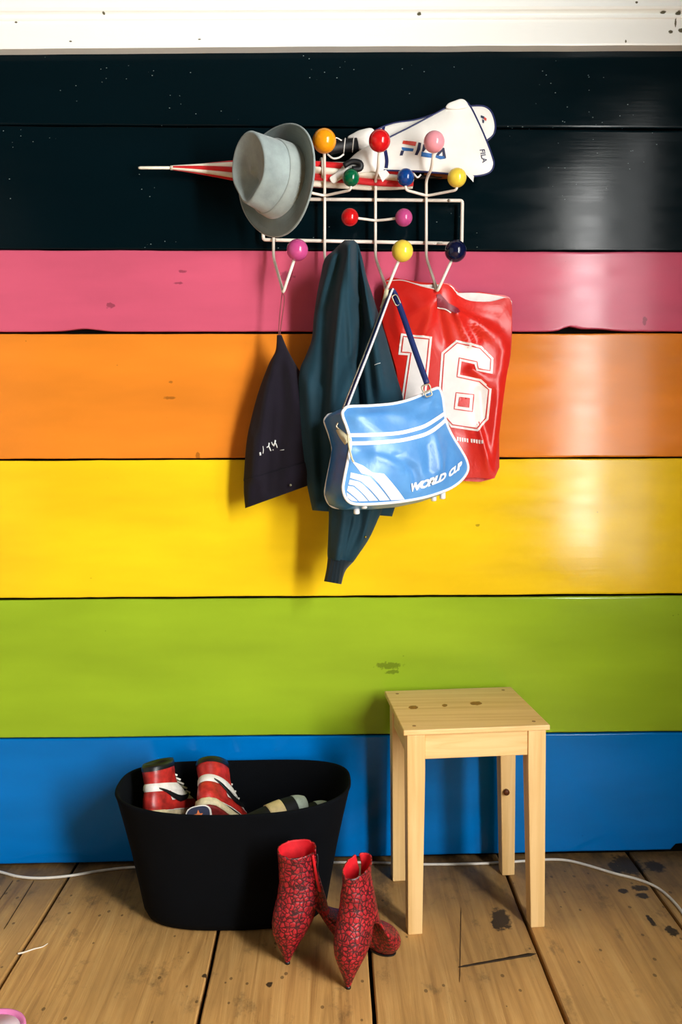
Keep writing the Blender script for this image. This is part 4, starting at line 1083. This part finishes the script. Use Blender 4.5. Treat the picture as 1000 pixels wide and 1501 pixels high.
def boot(tip, yaw, label, slit, lean=0.0, squash=1.0, rim=(0, .2)):
    th = thing('ankle_boot', tip, label, 'boot', 'pair of red ankle boots')
    M = Matrix.Translation(tip) @ Matrix.Rotation(lean, 4, 'Y') @ Matrix.Rotation(yaw, 4, 'Z')
    def ring(cx, cz, tilt, rx_, ry_, n=36):
        out = []
        for k in range(n):
            a = 2*math.pi*k/n; u, v = rx_*math.cos(a), ry_*math.sin(a); out.append(Vector((cx + u*math.cos(tilt), v, cz + u*math.sin(tilt))))
        return out
    q = squash
    sh = loft_vf([ring(*r_) for r_ in ((.030,.275,.1,.045,.032*q),(.030,.25,.1,.044,.031*q),(.030,.215,.05,.041,.029*q),(.034,.18,-.1,.045,.031),(.044,.14,-.4,.056,.035),(.066,.105,-.85,.058,.041),(.098,.068,-1.15,.050,.046),(.126,.044,-1.35,.042,.048),(.150,.037,-1.45,.035,.043),(.168,.032,-1.5,.025,.031),(.178,.030,-1.55,.010,.012))])
    he = loft_vf([ring(*r_) for r_ in ((.036,.19,0,.030,.020),(.0335,.172,0,.0445,.031),(.029,.145,0,.044,.033),(.024,.115,0,.048,.0355),(.018,.09,0,.046,.0355),(.012,.07,0,.039,.031),(.008,.047,0,.027,.021),(.005,.024,0,.014,.012),(.004,.008,0,.007,.007),(.004,.0,0,.005,.005))])
    V, Fc = merge(sh, he)
    me = bpy.data.meshes.new('b'); me.from_pydata(V, [], Fc)
    bm = bmesh.new(); bm.from_mesh(me); bmesh.ops.recalc_face_normals(bm, faces=bm.faces); bm.to_mesh(me); bm.free()
    ob = bpy.data.objects.new('b', me); COL.objects.link(ob)
    r_ = ob.modifiers.new('r', 'REMESH'); r_.mode = 'VOXEL'; r_.voxel_size = .0034
    s_ = ob.modifiers.new('s', 'SMOOTH'); s_.factor = .5; s_.iterations = 9
    bpy.context.view_layer.update()
    m2 = bpy.data.meshes.new_from_object(ob.evaluated_get(bpy.context.evaluated_depsgraph_get()))
    bm = bmesh.new(); bm.from_mesh(m2)
    # open the shaft at the top and along the unzipped side
    def cut(p):
        if p.z > .242 + rim[0]*(p.x - .03) + rim[1]*p.y: return True
        if slit and p.z > .14 and p.x > .012:
            w_ = .0035 * (p.z - .13) / .11
            yy = (p.y * slit); ang_ = abs(p.x - .060 - (.246-p.z)*.16)
            return yy > .012 and ang_ < w_
        return False
    kill = [f_ for f_ in bm.faces if cut(f_.calc_center_median())]
    bmesh.ops.delete(bm, geom=kill, context='FACES')
    loose = [v for v in bm.verts if not v.link_faces]; bmesh.ops.delete(bm, geom=loose, context='VERTS')
    for _ in range(2):   # smooth the open border
        bv = [v for v in bm.verts if v.is_boundary]; new = {}
        for v in bv:
            nb = [e.other_vert(v).co for e in v.link_edges if e.is_boundary]
            if len(nb) == 2: new[v] = v.co * .4 + (nb[0] + nb[1]) * .3
        for v, co in new.items(): v.co = co
    bm.verts.index_update()
    V = [Vector((v.co.x, v.co.y, max(v.co.z, .004 if v.co.x > .05 else .0))) for v in bm.verts]; Fc = [tuple(v.index for v in f_.verts) for f_ in bm.faces]
    bv = [v for v in bm.verts if v.is_boundary]; es = [(e.verts[0].co.copy(), e.verts[1].co.copy()) for e in bm.edges if e.is_boundary]
    bm.free(); bpy.data.objects.remove(ob)
    o = mk('boot_upper', V, Fc, M_boot, th, True, M)
    o.data.materials.append(M_lin)
    sd = o.modifiers.new('thick', 'SOLIDIFY'); sd.thickness = .0026; sd.offset = -1; sd.material_offset = 1
    # sole
    pr = [Vector((.150 + .020*math.cos(2*math.pi*k/24), .030*math.sin(2*math.pi*k/24), 0)) for k in range(24)]
    mk('sole', *loft_vf([pr, [p + Vector((0,0,.006)) for p in pr]]), M_sk, th, False, M)
    mk('heel_tip', *tube_vf([M @ Vector((.004,0,0)), M @ Vector((.004,0,.005))], .0056, 12), M_sk, th)
    # opened zip: toothed tape and curled flap edge
    if slit:
        e0 = [Vector((.064, slit*.024, .232)), Vector((.065, slit*.026, .220)), Vector((.060, slit*.030, .195)), Vector((.058, slit*.030, .165))]
        mk('zip_tape', *tube_vf(catmull(e0, 5), .0024, 6), M_sk, th, True, M)
        e1 = [Vector((.052, slit*.0285, .234)), Vector((.055, slit*.029, .215)), Vector((.060, slit*.031, .180)), Vector((.066, slit*.034, .155))]
        mk('flap_edge', *tube_vf(catmull(e1, 5), .0032, 8), M_lin, th, True, M)
    return th
boot(F(419,1413), R(28), 'red crackled ankle boot standing open beside the tub, left of its pair', -1, 0.0)
boot(F(509,1450), R(58), 'red crackled ankle boot on pointed heel nearest the camera, right of its pair', 1, 0.03, .8, (.2, .1))

# ------------------------------------------------------------------ cord, thread, pink dish
M_cord = plain('white_cable', (226, 218, 204), .5)
cp = [(-60,1262),(0,1278),(28,1285),(60,1287),(100,1284),(150,1276),(200,1271),(300,1268),(420,1266),(510,1264),(560,1265),(620,1267),(700,1266),(755,1263),(800,1260),(830,1261),(860,1268),(900,1280),(935,1289),(965,1302),(990,1324),(1010,1352),(1040,1400)]
tag(mk('cable', *tube_vf(catmull([F(a, b, .0035) for a, b in cp], 8), .0034, 8), M_cord), 'thin white cable running along the floor at the wall foot', 'cable')
tag(mk('thread', *tube_vf(catmull([F(a, b, .0016) for a, b in ((26,1398),(35,1396),(50,1391),(62,1388),(70,1383))], 5), lambda t_: .0022*(1-.6*t_), 6), plain('white_thread', (226, 216, 196), .7)), 'short white thread lying on the floorboards at the left', 'thread')
dc = F(-12, 1530); 
dish = thing('dish', dc, 'pink rimmed round plastic dish in the lower left corner', 'dish')
rad = (F(27,1501) - dc).length
def lathe(prof, n=48): return loft_vf([[Vector((r_*math.cos(2*math.pi*k/n), r_*math.sin(2*math.pi*k/n), z)) for k in range(n)] for r_, z in prof])
DM = Matrix.Translation(dc)
mk('bowl', *lathe([(rad*.75,0),(rad*.9,.004),(rad*.97,.016),(rad,.024),(rad*.99,.027),(rad*.93,.0275),(rad*.85,.024),(rad*.80,.012),(rad*.7,.009)]), plain('pink_plastic', (232, 130, 186), .3, .5, .03), dish, True, DM)
mk('bowl_inside', *lathe([(rad*.83,.022),(rad*.78,.0125),(rad*.5,.0105),(.003,.0105)]), plain('pale_pink_plastic', (240, 222, 230), .35, .5, .02), dish, True, DM)
